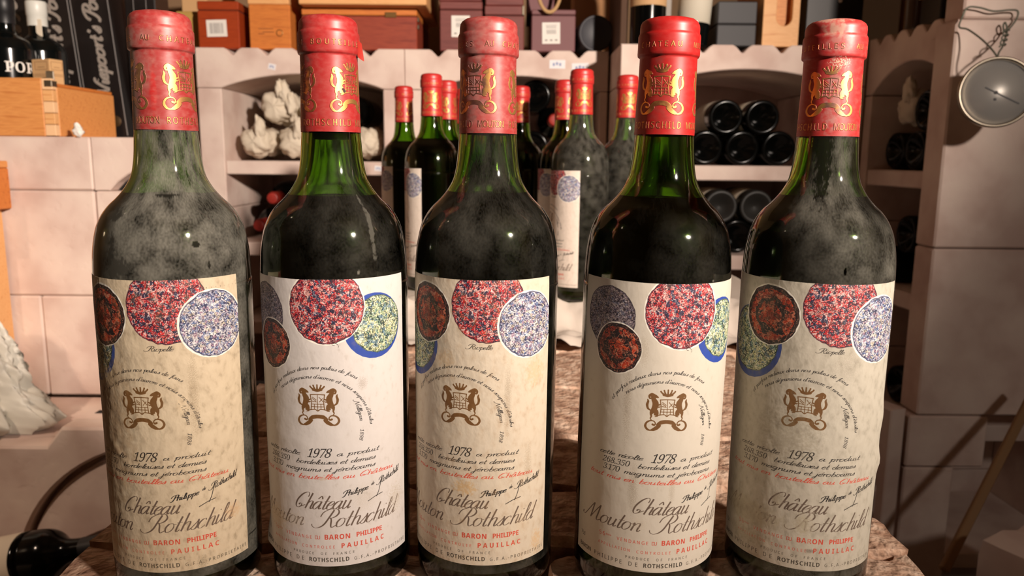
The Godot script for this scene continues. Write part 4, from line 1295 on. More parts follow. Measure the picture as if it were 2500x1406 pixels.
func front_bottles():
	M.paper_relief = noise_map(31, 0.02, ramp([Color(0, 0, 0), Color(1, 1, 1)], [0.0, 1.0]), 512, FastNoiseLite.TYPE_SIMPLEX_SMOOTH, 5)
	var prints := [label_print(0), label_print(1)]
	M.prints = prints
	var glass := glass_mesh()
	var dust := dust_mesh()
	M.glass_mesh = glass
	var cap_prof := []
	for q in CAP:
		cap_prof.append(Vector2(q[0], q[1]) * 0.001)
	var ivory := Color(0.86, 0.82, 0.75)
	var grey_dust := Color(0.60, 0.47, 0.43)
	var soot := Color(0.36, 0.24, 0.22)
	var specs := [
		{at = Vector3(-0.1728, DECK, -0.3866), lean = 0.0059, crest = -5.2, fill = 0.2035, kind = 1,
		 dscale = 0.52, label = "leftmost front wine bottle, thick grey dust on its shoulders and a yellowed stained label", group = "",
		 paper = Color(0.80, 0.735, 0.625),
		 aging = ramp([Color(0.46, 0.37, 0.26, 0.0), Color(0.50, 0.41, 0.29, 0.08), Color(0.42, 0.34, 0.24, 0.45)], [0.35, 0.6, 0.95]),
		 wear = [[-30, 95, 30, 60, Color(0.55, 0.40, 0.26), 0.38, 0.02, 0.3], [-21, 117, 11, 7, Color(0.80, 0.71, 0.57), 0.9], [24, 108, 3, 24, Color(0.55, 0.48, 0.38), 0.5, 0.2, 0.9], [19, 104, 4, 6, Color(0.84, 0.76, 0.63), 0.8], [-30, 76, 14, 8, Color(0.80, 0.71, 0.57), 0.55], [-34, 40, 12, 10, Color(0.76, 0.66, 0.52), 0.7], [-25, 31, 12, 5, Color(0.80, 0.71, 0.57), 0.7], [41, 44, 6, 5, Color(0.80, 0.66, 0.50), 0.6], [24, 22, 3, 4, Color(0.45, 0.40, 0.32), 0.5, 0.2, 0.8], [0, 27, 40, 12, Color(0.80, 0.70, 0.55), 0.25]],
		 relief = 2.2, capsule = Color(0.60, 0.15, 0.15), rot = [62.0, 67.0, 78.0],
		 cdust = [[-20, 262, 42, 18, grey_dust, 0.5], [-42, 250, 22, 26, soot, 0.65], [-38, 246, 16, 9, Color(0.34, 0.26, 0.26), 0.6], [-10, 277, 60, 6, grey_dust, 0.55], [50, 282, 50, 8, Color(0.74, 0.38, 0.35), 0.5], [5, 252, 8, 14, Color(0.72, 0.10, 0.10), 0.75, 0.03, 0.3], [62, 262, 10, 10, soot, 0.45, 0.06, 0.8], [5, 237, 24, 3, grey_dust, 0.5]],
		 cover = 0.75, dust = 0.40, patches = [[10, 200, 62, 34, 0.24], [20, 176, 60, 20, 0.12], [-40, 190, 18, 40, -0.42], [-56, 180, 22, 60, -0.30], [14, 40, 120, 40, 0.05], [72, 120, 30, 120, 0.10]],
		 marks = [[20, 203.5, 14, 0.8, 0.05], [52, 213, 2.0, 5.0, 0.05], [40, 181, 3, 1.6, 0.05], [48, 171, 1.4, 3.6, 0.05], [36, 221, 1.2, 7, 0.1], [-24, 176, 3, 10, 0.10], [-16, 170, 10, 5, 0.15], [-30, 194, 12, 2.2, 0.12], [80, 26, 6, 0.5, 0.02]], cork = 0.2335},
		{at = Vector3(-0.0919, DECK, -0.3938), lean = 0.0009, crest = -3.1, fill = 0.2028, kind = 0,
		 dscale = 0.26, label = "second front wine bottle from the left, clean white label, gilt crest nicked on its capsule", group = "",
		 paper = Color(0.83, 0.805, 0.785),
		 aging = ramp([Color(0.62, 0.55, 0.45, 0.0), Color(0.62, 0.55, 0.45, 0.04), Color(0.50, 0.44, 0.36, 0.30)], [0.4, 0.7, 1.0]),
		 wear = [[-30, 40, 13, 9, Color(0.82, 0.77, 0.70), 0.95], [-14, 42, 7, 6, Color(0.84, 0.80, 0.74), 0.5], [41, 48, 7, 10, Color(0.76, 0.72, 0.66), 0.7, 0.1, 0.9], [1.5, 65.6, 2.2, 1.4, Color(0.80, 0.74, 0.68), 1.0], [22, 54, 10, 9, Color(0.70, 0.64, 0.56), 0.35, 0.25, 1.0], [22, 113, 3, 4, Color(0.60, 0.55, 0.50), 0.5, 0.2, 0.9], [-38, 102, 3, 22, Color(0.62, 0.56, 0.48), 0.35, 0.15, 0.9]],
		 relief = 0.9, capsule = Color(0.61, 0.115, 0.12), rot = [-172.0, 59.0, 2.0],
		 cdust = [[-52, 262, 34, 26, soot, 0.75], [-20, 284, 50, 7, Color(0.72, 0.28, 0.26), 0.45], [52, 262, 22, 8, Color(0.42, 0.27, 0.22), 0.35, 0.05, 0.9], [-6, 250, 36, 20, Color(0.60, 0.24, 0.21), 0.4]],
		 cover = 0.40, dust = 0.02, patches = [[34, 190, 40, 34, 0.17], [-16, 198, 40, 16, 0.10], [28, 176, 50, 20, 0.08], [30, 218, 26, 14, 0.16], [0, 14, 70, 8, 0.30]],
		 marks = [[44, 188, 2.4, 16, 0.25], [30, 168, 1.0, 1.0, 0.5]], cork = 0.2305, nick = true},
		{at = Vector3(-0.0140, DECK, -0.3961), lean = 0.0045, crest = -18.5, fill = 0.2048, kind = 1,
		 dscale = 0.32, label = "middle front wine bottle, cream label, dusty rose-red capsule, a gap of green glass below it", group = "",
		 paper = Color(0.82, 0.77, 0.69),
		 aging = ramp([Color(0.60, 0.48, 0.30, 0.0), Color(0.66, 0.52, 0.34, 0.10), Color(0.60, 0.44, 0.26, 0.42)], [0.4, 0.65, 1.0]),
		 wear = [[3, 60, 8, 5, Color(0.80, 0.62, 0.38), 0.5], [40, 118, 8, 10, Color(0.82, 0.66, 0.46), 0.35], [-8, 125, 7, 6, Color(0.82, 0.67, 0.48), 0.35], [24, 104, 2.2, 22, Color(0.50, 0.43, 0.35), 0.4, 0.2, 0.9], [36, 70, 3, 14, Color(0.55, 0.48, 0.38), 0.3, 0.15, 0.9], [-40, 34, 10, 8, Color(0.80, 0.72, 0.58), 0.6], [33, 40, 5, 8, Color(0.82, 0.74, 0.62), 0.45, 0.15, 0.8], [43, 27, 5, 8, Color(0.82, 0.62, 0.38), 0.35]],
		 relief = 1.6, capsule = Color(0.58, 0.15, 0.15), rot = [70.0, -28.0, 98.0],
		 cdust = [[-34, 258, 38, 34, Color(0.44, 0.33, 0.31), 0.85], [-8, 276, 42, 10, Color(0.58, 0.36, 0.34), 0.7], [-14, 284, 40, 8, Color(0.54, 0.34, 0.32), 0.6], [0, 240, 50, 8, Color(0.66, 0.36, 0.34), 0.5], [-20, 250, 26, 16, Color(0.60, 0.38, 0.36), 0.5]],
		 cover = 0.7, dust = 0.05, patches = [[-30, 190, 36, 26, 0.20], [20, 194, 44, 22, 0.12], [10, 222, 50, 16, 0.14], [40, 176, 40, 24, 0.05], [0, 14, 70, 9, 0.30]],
		 marks = [], cork = 0.2360},
		{at = Vector3(0.0720, DECK, -0.3907), lean = 0.0140, crest = 1.9, fill = 0.2036, kind = 0,
		 dscale = 0.3, label = "fourth front wine bottle from the left, glossy clean glass, bright red capsule, pale cream label", group = "",
		 paper = Color(0.80, 0.77, 0.71),
		 aging = ramp([Color(0.55, 0.48, 0.36, 0.0), Color(0.55, 0.48, 0.36, 0.03), Color(0.48, 0.42, 0.32, 0.20)], [0.45, 0.75, 1.0]),
		 wear = [[-19, 106, 2.6, 26, Color(0.55, 0.48, 0.40), 0.35, 0.15, 0.9], [-14, 62, 3, 16, Color(0.52, 0.46, 0.38), 0.4, 0.2, 0.9], [5, 62, 2, 8, Color(0.60, 0.54, 0.46), 0.4, 0.2, 0.9], [-10, 44, 6, 5, Color(0.80, 0.75, 0.66), 0.35, 0.1, 0.9], [-2, 163.6, 1.6, 2.0, Color(0.25, 0.22, 0.22), 0.9], [-12, 132, 3, 9, Color(0.62, 0.55, 0.46), 0.3, 0.15, 0.9]],
		 relief = 0.7, capsule = Color(0.63, 0.085, 0.08), rot = [-28.0, -21.5, -31.5],
		 cdust = [[-24, 252, 30, 26, Color(0.46, 0.20, 0.17), 0.45], [-28, 268, 20, 6, Color(0.40, 0.16, 0.14), 0.4]],
		 cover = 0.16, dust = 0.012, patches = [[20, 176, 40, 22, 0.10], [10, 14, 60, 8, 0.14]],
		 marks = [[35, 166, 1.0, 0.7, 0.4]], cork = 0.2352},
		{at = Vector3(0.1565, DECK, -0.3934), lean = 0.0053, crest = -22.6, fill = 0.2045, kind = 1,
		 dscale = 0.45, label = "rightmost front wine bottle, dusty shoulders, grey-soiled label with half its name rubbed off", group = "",
		 paper = Color(0.74, 0.71, 0.65),
		 aging = ramp([Color(0.44, 0.40, 0.32, 0.0), Color(0.46, 0.42, 0.34, 0.09), Color(0.38, 0.35, 0.29, 0.42)], [0.35, 0.6, 1.0]),
		 wear = [[-26, 42, 26, 9, Color(0.68, 0.64, 0.55), 0.95, 0.03, 0.25], [4, 43, 6, 7, Color(0.69, 0.65, 0.56), 0.85, 0.06, 0.4], [-32, 80, 24, 60, Color(0.56, 0.52, 0.44), 0.30, 0.02, 0.3], [-26, 29, 16, 6, Color(0.66, 0.62, 0.53), 0.6], [-6, 88, 18, 18, Color(0.55, 0.51, 0.43), 0.35, 0.05, 0.5], [7, 40, 1.5, 20, Color(0.78, 0.75, 0.68), 0.6, 0.1, 0.4], [8, 29.5, 3, 1.4, Color(0.35, 0.31, 0.28), 0.7, 0.3, 0.8], [-9, 54, 4, 5, Color(0.68, 0.64, 0.55), 0.6, 0.1, 0.6], [18, 125, 8, 10, Color(0.45, 0.40, 0.34), 0.25, 0.25, 1.0], [-12, 30, 3, 16, Color(0.80, 0.77, 0.70), 0.5, 0.15, 0.7]],
		 relief = 1.4, capsule = Color(0.63, 0.13, 0.135), rot = [94.0, -23.7, 104.0],
		 cdust = [[-16, 252, 24, 24, Color(0.62, 0.46, 0.43), 0.85], [-8, 268.5, 26, 3.4, Color(0.74, 0.68, 0.58), 0.95, 0.09, 0.9], [-14, 277, 34, 7, Color(0.64, 0.47, 0.44), 0.75], [-20, 284, 34, 5, Color(0.66, 0.58, 0.50), 0.8], [-30, 289, 60, 2.5, Color(0.72, 0.62, 0.54), 0.8], [5, 240, 24, 5, Color(0.70, 0.36, 0.34), 0.5]],
		 cover = 0.45, dust = 0.04, patches = [[-34, 206, 26, 22, 0.34], [0, 214, 30, 26, 0.24], [10, 190, 30, 30, 0.16], [-10, 180, 36, 26, 0.20], [44, 176, 16, 22, 0.30], [26, 172, 40, 14, 0.16], [10, 228, 30, 10, 0.22], [0, 14, 90, 12, 0.42]],
		 marks = [[-26, 228, 16, 26, 0.02], [-2, 171, 1.0, 1.6, 0.0]], cork = 0.2360},
	]
	for i in specs.size():
		var s: Dictionary = specs[i]
		var o := thing("wine_bottle", s.label, "wine bottle", Vector3.ZERO, "front row of wine bottles")
		stand(o, s.at, s.lean)
		part(glass, "glass", M.glass, o)
		part(wine_mesh(s.fill), "wine", M.wine, o)
		part(cork_mesh(s.cork), "cork", M.cork, o)
		var cp := cap_prof.duplicate()
		part(lathe(cp, 96, 0.2336, 0.2902, ripple(0.00025 if i != 3 else 0.0004, 40 + i)), "capsule", capsule_material(s.capsule, s.rot, s.cdust, s.cover, 200 + i * 10, s.has("nick")), o)
		var lift := func(u: float, h: float) -> float:
			var w := 0.0
			if i == 4:
				w += 1.3 * exp(-pow((h - 72.0) / 5.0, 2.0)) * smoothstep(38.0, 50.0, u) + 0.7 * exp(-pow((h - 96.0) / 7.0, 2.0)) * smoothstep(40.0, 50.0, u)
				w += 0.35 * exp(-pow((h - 86.0 - 0.3 * u) / 1.5, 2.0)) * smoothstep(-12.0, 0.0, u) * (1.0 - smoothstep(12.0, 26.0, u))
			if i == 1:
				w += 2.4 * smoothstep(14.0, 0.0, (u + 50.0) + (h - 18.8) * 0.7)
				w += 0.3 * exp(-pow((h - 82.0 + 0.15 * u) / 1.6, 2.0)) * smoothstep(-30.0, -20.0, u) * (1.0 - smoothstep(-8.0, 0.0, u))
			if i == 0:
				w += 0.4 * exp(-pow((h - 80.0 + 0.9 * (u + 16.0)) / 1.6, 2.0)) * smoothstep(-26.0, -16.0, u) * (1.0 - smoothstep(-8.0, 4.0, u))
				w += 0.3 * exp(-pow((u - 30.0) / 0.9, 2.0)) * smoothstep(60.0, 40.0, h)
			return w
		var lb := part(label_mesh(lift), "label", label_material(s.paper, s.kind, prints, s.wear, s.aging, 300 + i, s.relief), o)
		lb.rotation.y = deg_to_rad(s.crest)
		part(dust, "dust_film", dust_material(s.dust, s.patches, s.marks, 400 + i, s.dscale), o)
		if i == 1:
			# a torn scrap of capsule standing out at the right
			var f := func(u: float, v: float) -> Vector3:
				var a := deg_to_rad(78.0 + 14.0 * u)
				var r := 0.0151 + 0.0022 * u * u * (1.0 - 0.5 * v)
				return Vector3(sin(a) * r, 0.2705 + 0.0085 * v - 0.002 * u, cos(a) * r)
			part(skin(f, 8, 8, 1.0), "torn_foil", M.red_cap, o)

func rear_bottles():
	var ivory := Color(0.84, 0.79, 0.74)
	var lm := label_material(ivory, 1, M.prints, [], ramp([Color(0.5, 0.4, 0.3, 0.0), Color(0.5, 0.4, 0.3, 0.15)], [0.4, 1.0]), 310, 1.0)
	var dustm := dust_material(0.06, [[0, 200, 80, 40, 0.08], [0, 150, 90, 40, 0.05]], [], 420)
	var proto := Node3D.new()
	part(M.glass_mesh, "glass", M.glass, proto)
	part(wine_mesh(0.204), "wine", M.wine, proto)
	var cap_prof := []
	for q in CAP:
		cap_prof.append(Vector2(q[0], q[1]) * 0.001)
	part(lathe(cap_prof, 64, 0.2336, 0.2902), "capsule", capsule_material(Color(0.68, 0.12, 0.11), [0.0, 0.0, 0.0], [], 0.2, 330), proto)
	part(label_mesh(func(_u, _h): return 0.0), "label", lm, proto)
	part(dust_mesh(), "dust_film", dustm, proto)
	part(cork_mesh(0.236), "cork", M.cork, proto)
	var list := [
		[-0.1735, -1.245, -100.0, 70.0, "back-row wine bottle at the left end with a shadow across its plain red capsule", 0.2030, 0.0],
		[-0.1105, -1.060, -94.0, 2.0, "back-row wine bottle second from the left, two bright glints on its shoulders", 0.2045, 0.0],
		[-0.0975, -1.150, 100.0, -30.0, "back-row wine bottle half hidden behind the second one from the left", 0.2045, 0.0],
		[-0.0800, -1.285, 90.0, 20.0, "back-row wine bottle almost hidden, a sliver of red beside the middle front bottle", 0.2045, 0.0],
		[0.0105, -1.225, 180.0, 8.0, "back-row wine bottle just right of the middle front bottle, gilt crest facing forward", 0.2040, 0.0],
		[0.0735, -1.125, -100.0, 60.0, "back-row wine bottle tucked behind the left shoulder of the dusty one", 0.2040, 0.0],
		[0.0850, -0.990, -81.0, 12.0, "dusty back-row wine bottle nearest the camera, its white label turned to the left", 0.2040, 1.0],
		[0.1520, -1.055, 150.0, 4.0, "back-row wine bottle right of the dusty one, no label to be seen", 0.2040, 1.0],
		[0.1830, -1.130, 160.0, 40.0, "back-row wine bottle at the right end, mostly behind the glossy front bottle", 0.2040, 0.0],
	]
	for q in list:
		var o: Node3D = proto.duplicate()
		put(o, "wine_bottle")
		o.position = Vector3(q[0], DECK + 0.0425, q[1])
		tag(o, q[4], "wine bottle", "wine bottles in the back row")
		for c in o.get_children():
			if c.name.begins_with("label"):
				c.rotation.y = deg_to_rad(q[2])
			elif c.name.begins_with("capsule"):
				c.rotation.y = deg_to_rad(q[3])
			elif c.name.begins_with("dust") and q[6] == 0.0:
				c.free()
	proto.free()

# ------------------------------------------------------------------ bottles lying in the racks
func lying_proto(mat: Material, capmat: Material, with_label: bool) -> Node3D:
	var o := Node3D.new()
	var p := [Vector2(0.0, 0.020), Vector2(0.010, 0.017), Vector2(0.019, 0.0085), Vector2(0.0265, 0.0022), Vector2(0.0292, 0.0004), Vector2(0.0312, 0.0)]
	p.append_array(smooth_profile(BODY, 2))
	p.append_array([Vector2(0.0138, 0.272), Vector2(0.0138, 0.288), Vector2(0.0, 0.289)])
	part(lathe(p, 40), "glass", mat, o)
	var c := []
	for q in CAP:
		c.append(Vector2(q[0] + 0.15, q[1]) * 0.001)
	part(lathe(c, 32), "capsule", capmat, o)
	if with_label:
		part(lathe([Vector2(0.0373, 0.040), Vector2(0.03745, 0.0402), Vector2(0.03745, 0.150), Vector2(0.0373, 0.1502)], 40), "label", M.paper, o)
	return o

# place a copy: base outwards (out = 1) or neck outwards (out = -1), facing the direction face
func lay_bottle(proto: Node3D, at: Vector3, face: Vector3, out: float, label: String, group: String, called := "lying_bottle"):
	var o: Node3D = proto.duplicate()
	put(o, called)
	var y := -face * out
	var x := Vector3.UP.cross(y).normalized()
	o.transform = Transform3D(Basis(x, y, x.cross(y)), at if out > 0.0 else at - face * 0.2905)
	tag(o, label, "wine bottle", group)

func wrapped(at: Vector3, face: Vector3, r: float, len: float, seed_: int, label: String, ears := 2, called := "wrapped_bottle"):
	var o := thing(called, label, "wrapped bottle", at, "paper-wrapped bottles in the racks")
	var n1 := FastNoiseLite.new(); n1.seed = seed_; n1.frequency = 16.0; n1.fractal_octaves = 2
	var n2 := FastNoiseLite.new(); n2.seed = seed_ + 7; n2.frequency = 38.0; n2.fractal_octaves = 2
	var y := -face
	var x := Vector3.UP.cross(y).normalized()
	var bs := Basis(x, y, x.cross(y))
	var f := func(u: float, v: float) -> Vector3:
		var a := TAU * u
		var t := v
		var rr := r
		if t < 0.22:
			rr = r * sqrt(maxf(0.0, 1.0 - pow(1.0 - t / 0.22, 2.2)))
		elif t > 0.72:
			rr = r * lerpf(1.0, 0.42, smoothstep(0.72, 0.95, t))
		var h := -0.012 + len * (t * t * 0.35 + t * 0.65)
		var d := Vector3(cos(a) * rr, h, sin(a) * rr)
		var fold := absf(n1.get_noise_3dv(d + Vector3(0, 0, seed_))) * 0.018 + absf(n2.get_noise_3dv(d)) * 0.006
		var nn := Vector3(cos(a), -0.9 if t < 0.1 else 0.0, sin(a)).normalized()
		return bs * (d + nn * (fold * minf(1.0, t * 14.0 + 0.35) - 0.006))
	part(skin(f, 56, 40, -1.0), "paper", M.paper, o)
	for e in ears:
		var rng := RandomNumberGenerator.new(); rng.seed = seed_ * 13 + e
		var a := PI * (0.62 + 0.34 * e + rng.randf() * 0.1)
		var c := bs * Vector3(cos(a) * r * 0.92, 0.0, -sin(a) * r * 0.92)
		if c.y < 0.0:
			c.y = -c.y
		var g := func(u: float, v: float) -> Vector3:
			var q := Vector3(sin(PI * v) * cos(TAU * u), -cos(PI * v), sin(PI * v) * sin(TAU * u))
			var k := 1.0 + absf(n1.get_noise_3dv(q * 0.06 + Vector3(e, 0, 0))) * 0.9
			return c + Vector3(q.x * 0.010, q.y * 0.020, q.z * 0.012) * k + c.normalized() * 0.004
		part(skin(g, 20, 14, 1.0), "paper_twist", M.paper, o)
	return o

func rack_bottles():
	var F := Vector3(0, 0, 1)
	var dark := lying_proto(M.dark_glass, M.red_cap, false)
	var darkl := lying_proto(M.dark_glass, M.red_cap, true)
	var dusty := lying_proto(M.dusty_dark, M.red_cap, true)
	# right-hand rack, upper niche
	var g := "dark bottles lying in the right-hand rack"
	var z := -1.665
	lay_bottle(dark, Vector3(0.333, 0.9976, z), F, 1.0, "lying bottle at the left end of the lower row, hidden behind the glossy front bottle", g)
	lay_bottle(dark, Vector3(0.4105, 0.9976, z), F, 1.0, "lying bottle in the lower row, base half hidden by the glossy front bottle's neck", g)
	lay_bottle(dark, Vector3(0.4885, 0.9976, z), F, 1.0, "lying bottle showing its base in the middle of the upper niche's lower row", g)
	lay_bottle(dark, Vector3(0.5665, 0.9976, z), F, 1.0, "lying bottle in the lower row beside the rightmost front bottle's neck", g)
	lay_bottle(darkl, Vector3(0.4495, 1.0615, z + 0.004), F, 1.0, "lying bottle with a pale label on its side, left one of the upper row", g)
	lay_bottle(darkl, Vector3(0.5275, 1.0615, z + 0.002), F, 1.0, "lying bottle with a brownish side, right one of the upper row", g)
	# second and third niches of the same rack
	for k in 4:
		lay_bottle(dark, Vector3(0.336 + 0.0775 * k, 0.8076, z - 0.01), F, 1.0, "black bottle base in the right-hand rack's second niche, lower row, %s" % ["leftmost", "second from the left", "third from the left", "rightmost"][k], "bottles in the second niche, lower row")
	for k in 3:
		lay_bottle(dusty, Vector3(0.375 + 0.0775 * k, 0.8716, z - 0.01), F, 1.0, "dusty labelled bottle in the right-hand rack's second niche, upper row, %s" % ["left", "middle", "right"][k], "bottles in the second niche, upper row")
	for k in 4:
		lay_bottle(dusty, Vector3(0.336 + 0.0775 * k, 0.6176, z - 0.01), F, 1.0, "dim dusty bottle in the right-hand rack's third niche, %s" % ["leftmost", "second from the left", "third from the left", "rightmost"][k], "bottles in the third niche")
	# left rack: wrapped bottles above, red capsules below
	var za := -1.825
	wrapped(Vector3(-0.606, 1.0045, za), F, 0.034, 0.27, 3, "white paper-wrapped bottle lying at the lower left of the arch", 1)
	wrapped(Vector3(-0.519, 1.0045, za), F, 0.034, 0.27, 5, "white paper-wrapped bottle lying low, just left of the second front bottle's neck", 1)
	wrapped(Vector3(-0.556, 1.0860, za - 0.005), F, 0.038, 0.27, 8, "bulky white paper bundle with twisted ears on top of the wrapped bottles", 3)
	wrapped(Vector3(-0.432, 1.0045, za), F, 0.034, 0.27, 12, "white wrapped bottle hidden behind the neck of the second front bottle", 0)
	wrapped(Vector3(-0.470, 1.0780, za - 0.03), F, 0.032, 0.25, 14, "white wrapped bottle at the back under the arch, right of the bulky bundle", 0)
	wrapped(Vector3(-0.346, 1.0045, za), F, 0.034, 0.26, 19, "white wrapped bottle at the right side of the arch, just right of the green neck", 0)
	lay_bottle(dark, Vector3(-0.386, 1.0810, za + 0.0), F, -1.0, "lying bottle whose red capsule pokes out above the right-hand wrapped bottle", "")
	lay_bottle(dark, Vector3(-0.606, 0.8076, za - 0.004), F, -1.0, "lying bottle with orange-red capsule, lower of two at the left rack's second niche", "")
	lay_bottle(dark, Vector3(-0.569, 0.8730, za + 0.002), F, -1.0, "lying bottle with orange-red capsule, upper of two at the left rack's second niche", "")
	lay_bottle(dark, Vector3(-0.528, 0.8076, za - 0.02), F, 1.0, "black lying bottle beside the two red capsules in the left rack's second niche", "")
	# middle rack
	lay_bottle(dark, Vector3(0.0500, 1.1155, za - 0.02), F, 1.0, "shiny black bottle base high under the middle rack's arch", "")
	lay_bottle(dark, Vector3(0.0950, 1.0600, za + 0.0), F, -1.0, "lying bottle with a red capsule pointing out under the middle rack's arch", "")
	lay_bottle(darkl, Vector3(0.0450, 0.9976, za + 0.01), F, 1.0, "lying bottle with a pale rim round its shiny base, low in the middle rack", "")
	var where := ["leftmost", "second from the left", "third from the left", "rightmost"]
	for k in 2:
		lay_bottle(dark, Vector3(-0.110 + 0.0775 * k, 0.9976, za - 0.02), F, 1.0, "black bottle in the middle rack's shadow, %s of its bottom row" % where[k], "dark bottles in the middle rack")
	lay_bottle(dark, Vector3(0.1230, 0.9976, za - 0.02), F, 1.0, "black bottle in the middle rack's shadow, right of the pale-rimmed one", "dark bottles in the middle rack")
	lay_bottle(dark, Vector3(0.0000, 1.0612, za - 0.02), F, 1.0, "black bottle in the middle rack's shadow, second row, behind the middle front capsule", "dark bottles in the middle rack")
	for k in 4:
		lay_bottle(dark, Vector3(-0.16 + 0.078 * k, 0.8076, za - 0.02), F, 1.0, "black bottle in the middle rack's second niche, %s of four" % where[k], "bottles in the middle rack's second niche")
	# slanted rack at the right
	var S := Vector3(-1, 0, 0.03).normalized()
	for k in 3:
		lay_bottle(dark, Vector3(0.757, 0.9926, -1.552 + 0.077 * k), S, 1.0, "dark bottle base in the slanted rack's upper niche, %s of three" % ["farthest", "middle", "nearest"][k], "three dark bottles in the slanted rack")
	wrapped(Vector3(0.760, 1.0745, -1.530), S, 0.034, 0.26, 23, "grey-white wrapped bottle in the slanted rack, left of the tan-ringed bottle", 1)
	lay_bottle(darkl, Vector3(0.744, 1.064, -1.425), S, 1.0, "dark bottle with a tan paper band in the slanted rack's upper niche", "")
	lay_bottle(dark, Vector3(0.760, 0.7676, -1.545), S, 1.0, "dim dark bottle in the slanted rack's second niche, left", "")
	wrapped(Vector3(0.757, 0.7765, -1.40), S, 0.034, 0.26, 29, "dim white wrapped bottle in the slanted rack's second niche, beside the last label's edge", 1)
	lay_bottle(dark, Vector3(0.760, 0.8330, -1.485), S, 1.0, "dim dark bottle lying on top in the slanted rack's second niche", "")
	lay_bottle(darkl, Vector3(0.760, 0.5376, -1.47), S, 1.0, "dim bottle with a pale label low in the slanted rack", "")
	dark.free(); darkl.free(); dusty.free()

# ------------------------------------------------------------------ boxes and bottles on top of the racks
func carton(called: String, label: String, cat: String, x0: float, x1: float, y0: float, y1: float, zf: float, depth: float, mat: Material, lid := 0.0, lidmat: Material = null) -> Node3D:
	var o := thing(called, label, cat, Vector3((x0 + x1) / 2, y0, zf))
	var w := x1 - x0; var h := y1 - y0
	if lid > 0.0:
		part(span(-w / 2, w / 2, 0, h - lid - 0.0008, -depth, 0, 0.002), "body", mat, o)
		part(span(-w / 2, w / 2, h - lid + 0.0008, h, -depth, 0, 0.002), "lid", lidmat if lidmat else mat, o)
		part(span(-w / 2 + 0.002, w / 2 - 0.002, h - lid - 0.0009, h - lid + 0.0009, -depth + 0.002, -0.002, 0.0), "seam", M.soot, o)
	else:
		part(span(-w / 2, w / 2, 0, h, -depth, 0, 0.002), "body", mat, o)
	return o

func sticker(o: Node3D, x: float, y: float, w: float, h: float, bars: bool, tilt := 0.0):
	var s := part(box(Vector3.ZERO, Vector3(w, h, 0.0006), 0.0001), "paper_sticker", M.white_label, o)
	s.position = Vector3(x, y, 0.0004); s.rotation.z = tilt
	var b := MB.new()
	var rng := RandomNumberGenerator.new(); rng.seed = int(w * 100000)
	if bars:
		var q := -w * 0.33
		while q < w * 0.33:
			var t := w * (0.008 + 0.02 * rng.randf())
			box_into(b, Vector3(q, 0, 0.0004), Vector3(t, h * 0.62, 0.0003), 0.0)
			q += t + w * (0.014 + 0.02 * rng.randf())
	else:
		for k in 3:
			box_into(b, Vector3(0, h * (0.36 - k * 0.06), 0.0004), Vector3(w * (0.5 + 0.15 * rng.randf()), h * 0.02, 0.0003), 0.0)
		var q := -w * 0.24
		while q < w * 0.26:
			box_into(b, Vector3(q, h * 0.06, 0.0004), Vector3(w * 0.02, h * 0.2, 0.0003), 0.0)
			q += w * 0.045
		for k in 3:
			box_into(b, Vector3(-w * 0.28 + k * w * 0.28, -h * 0.33, 0.0004), Vector3(w * 0.14, h * 0.07, 0.0003), 0.0)
	part(b.mesh(), "print", M.grey_ink, s)

func standing_proto(glassmat: Material, capmat: Material, labelmat: Material, r := 1.0, l0 := 0.070, l1 := 0.150) -> Node3D:
	var o := Node3D.new()
	var p := [Vector2(0.0, 0.006), Vector2(0.030 * r, 0.0)]
	for q in smooth_profile(BODY, 3):
		p.append(Vector2(q.x * (r if q.y < 0.2 else lerpf(r, 1.0, smoothstep(0.2, 0.25, q.y))), q.y))
	p.append_array([Vector2(0.0138, 0.272), Vector2(0.0138, 0.288), Vector2(0.0, 0.289)])
	part(lathe(p, 48), "glass", glassmat, o)
	var c := []
	for q in CAP:
		c.append(Vector2(q[0] + 0.15, q[1]) * 0.001)
	part(lathe(c, 32), "capsule", capmat, o)
	if labelmat:
		part(lathe([Vector2(0.0372 * r, l0), Vector2(0.0375 * r, l0 + 0.0003), Vector2(0.0375 * r, l1 - 0.0003), Vector2(0.0372 * r, l1)], 48), "label", labelmat, o)
	return o

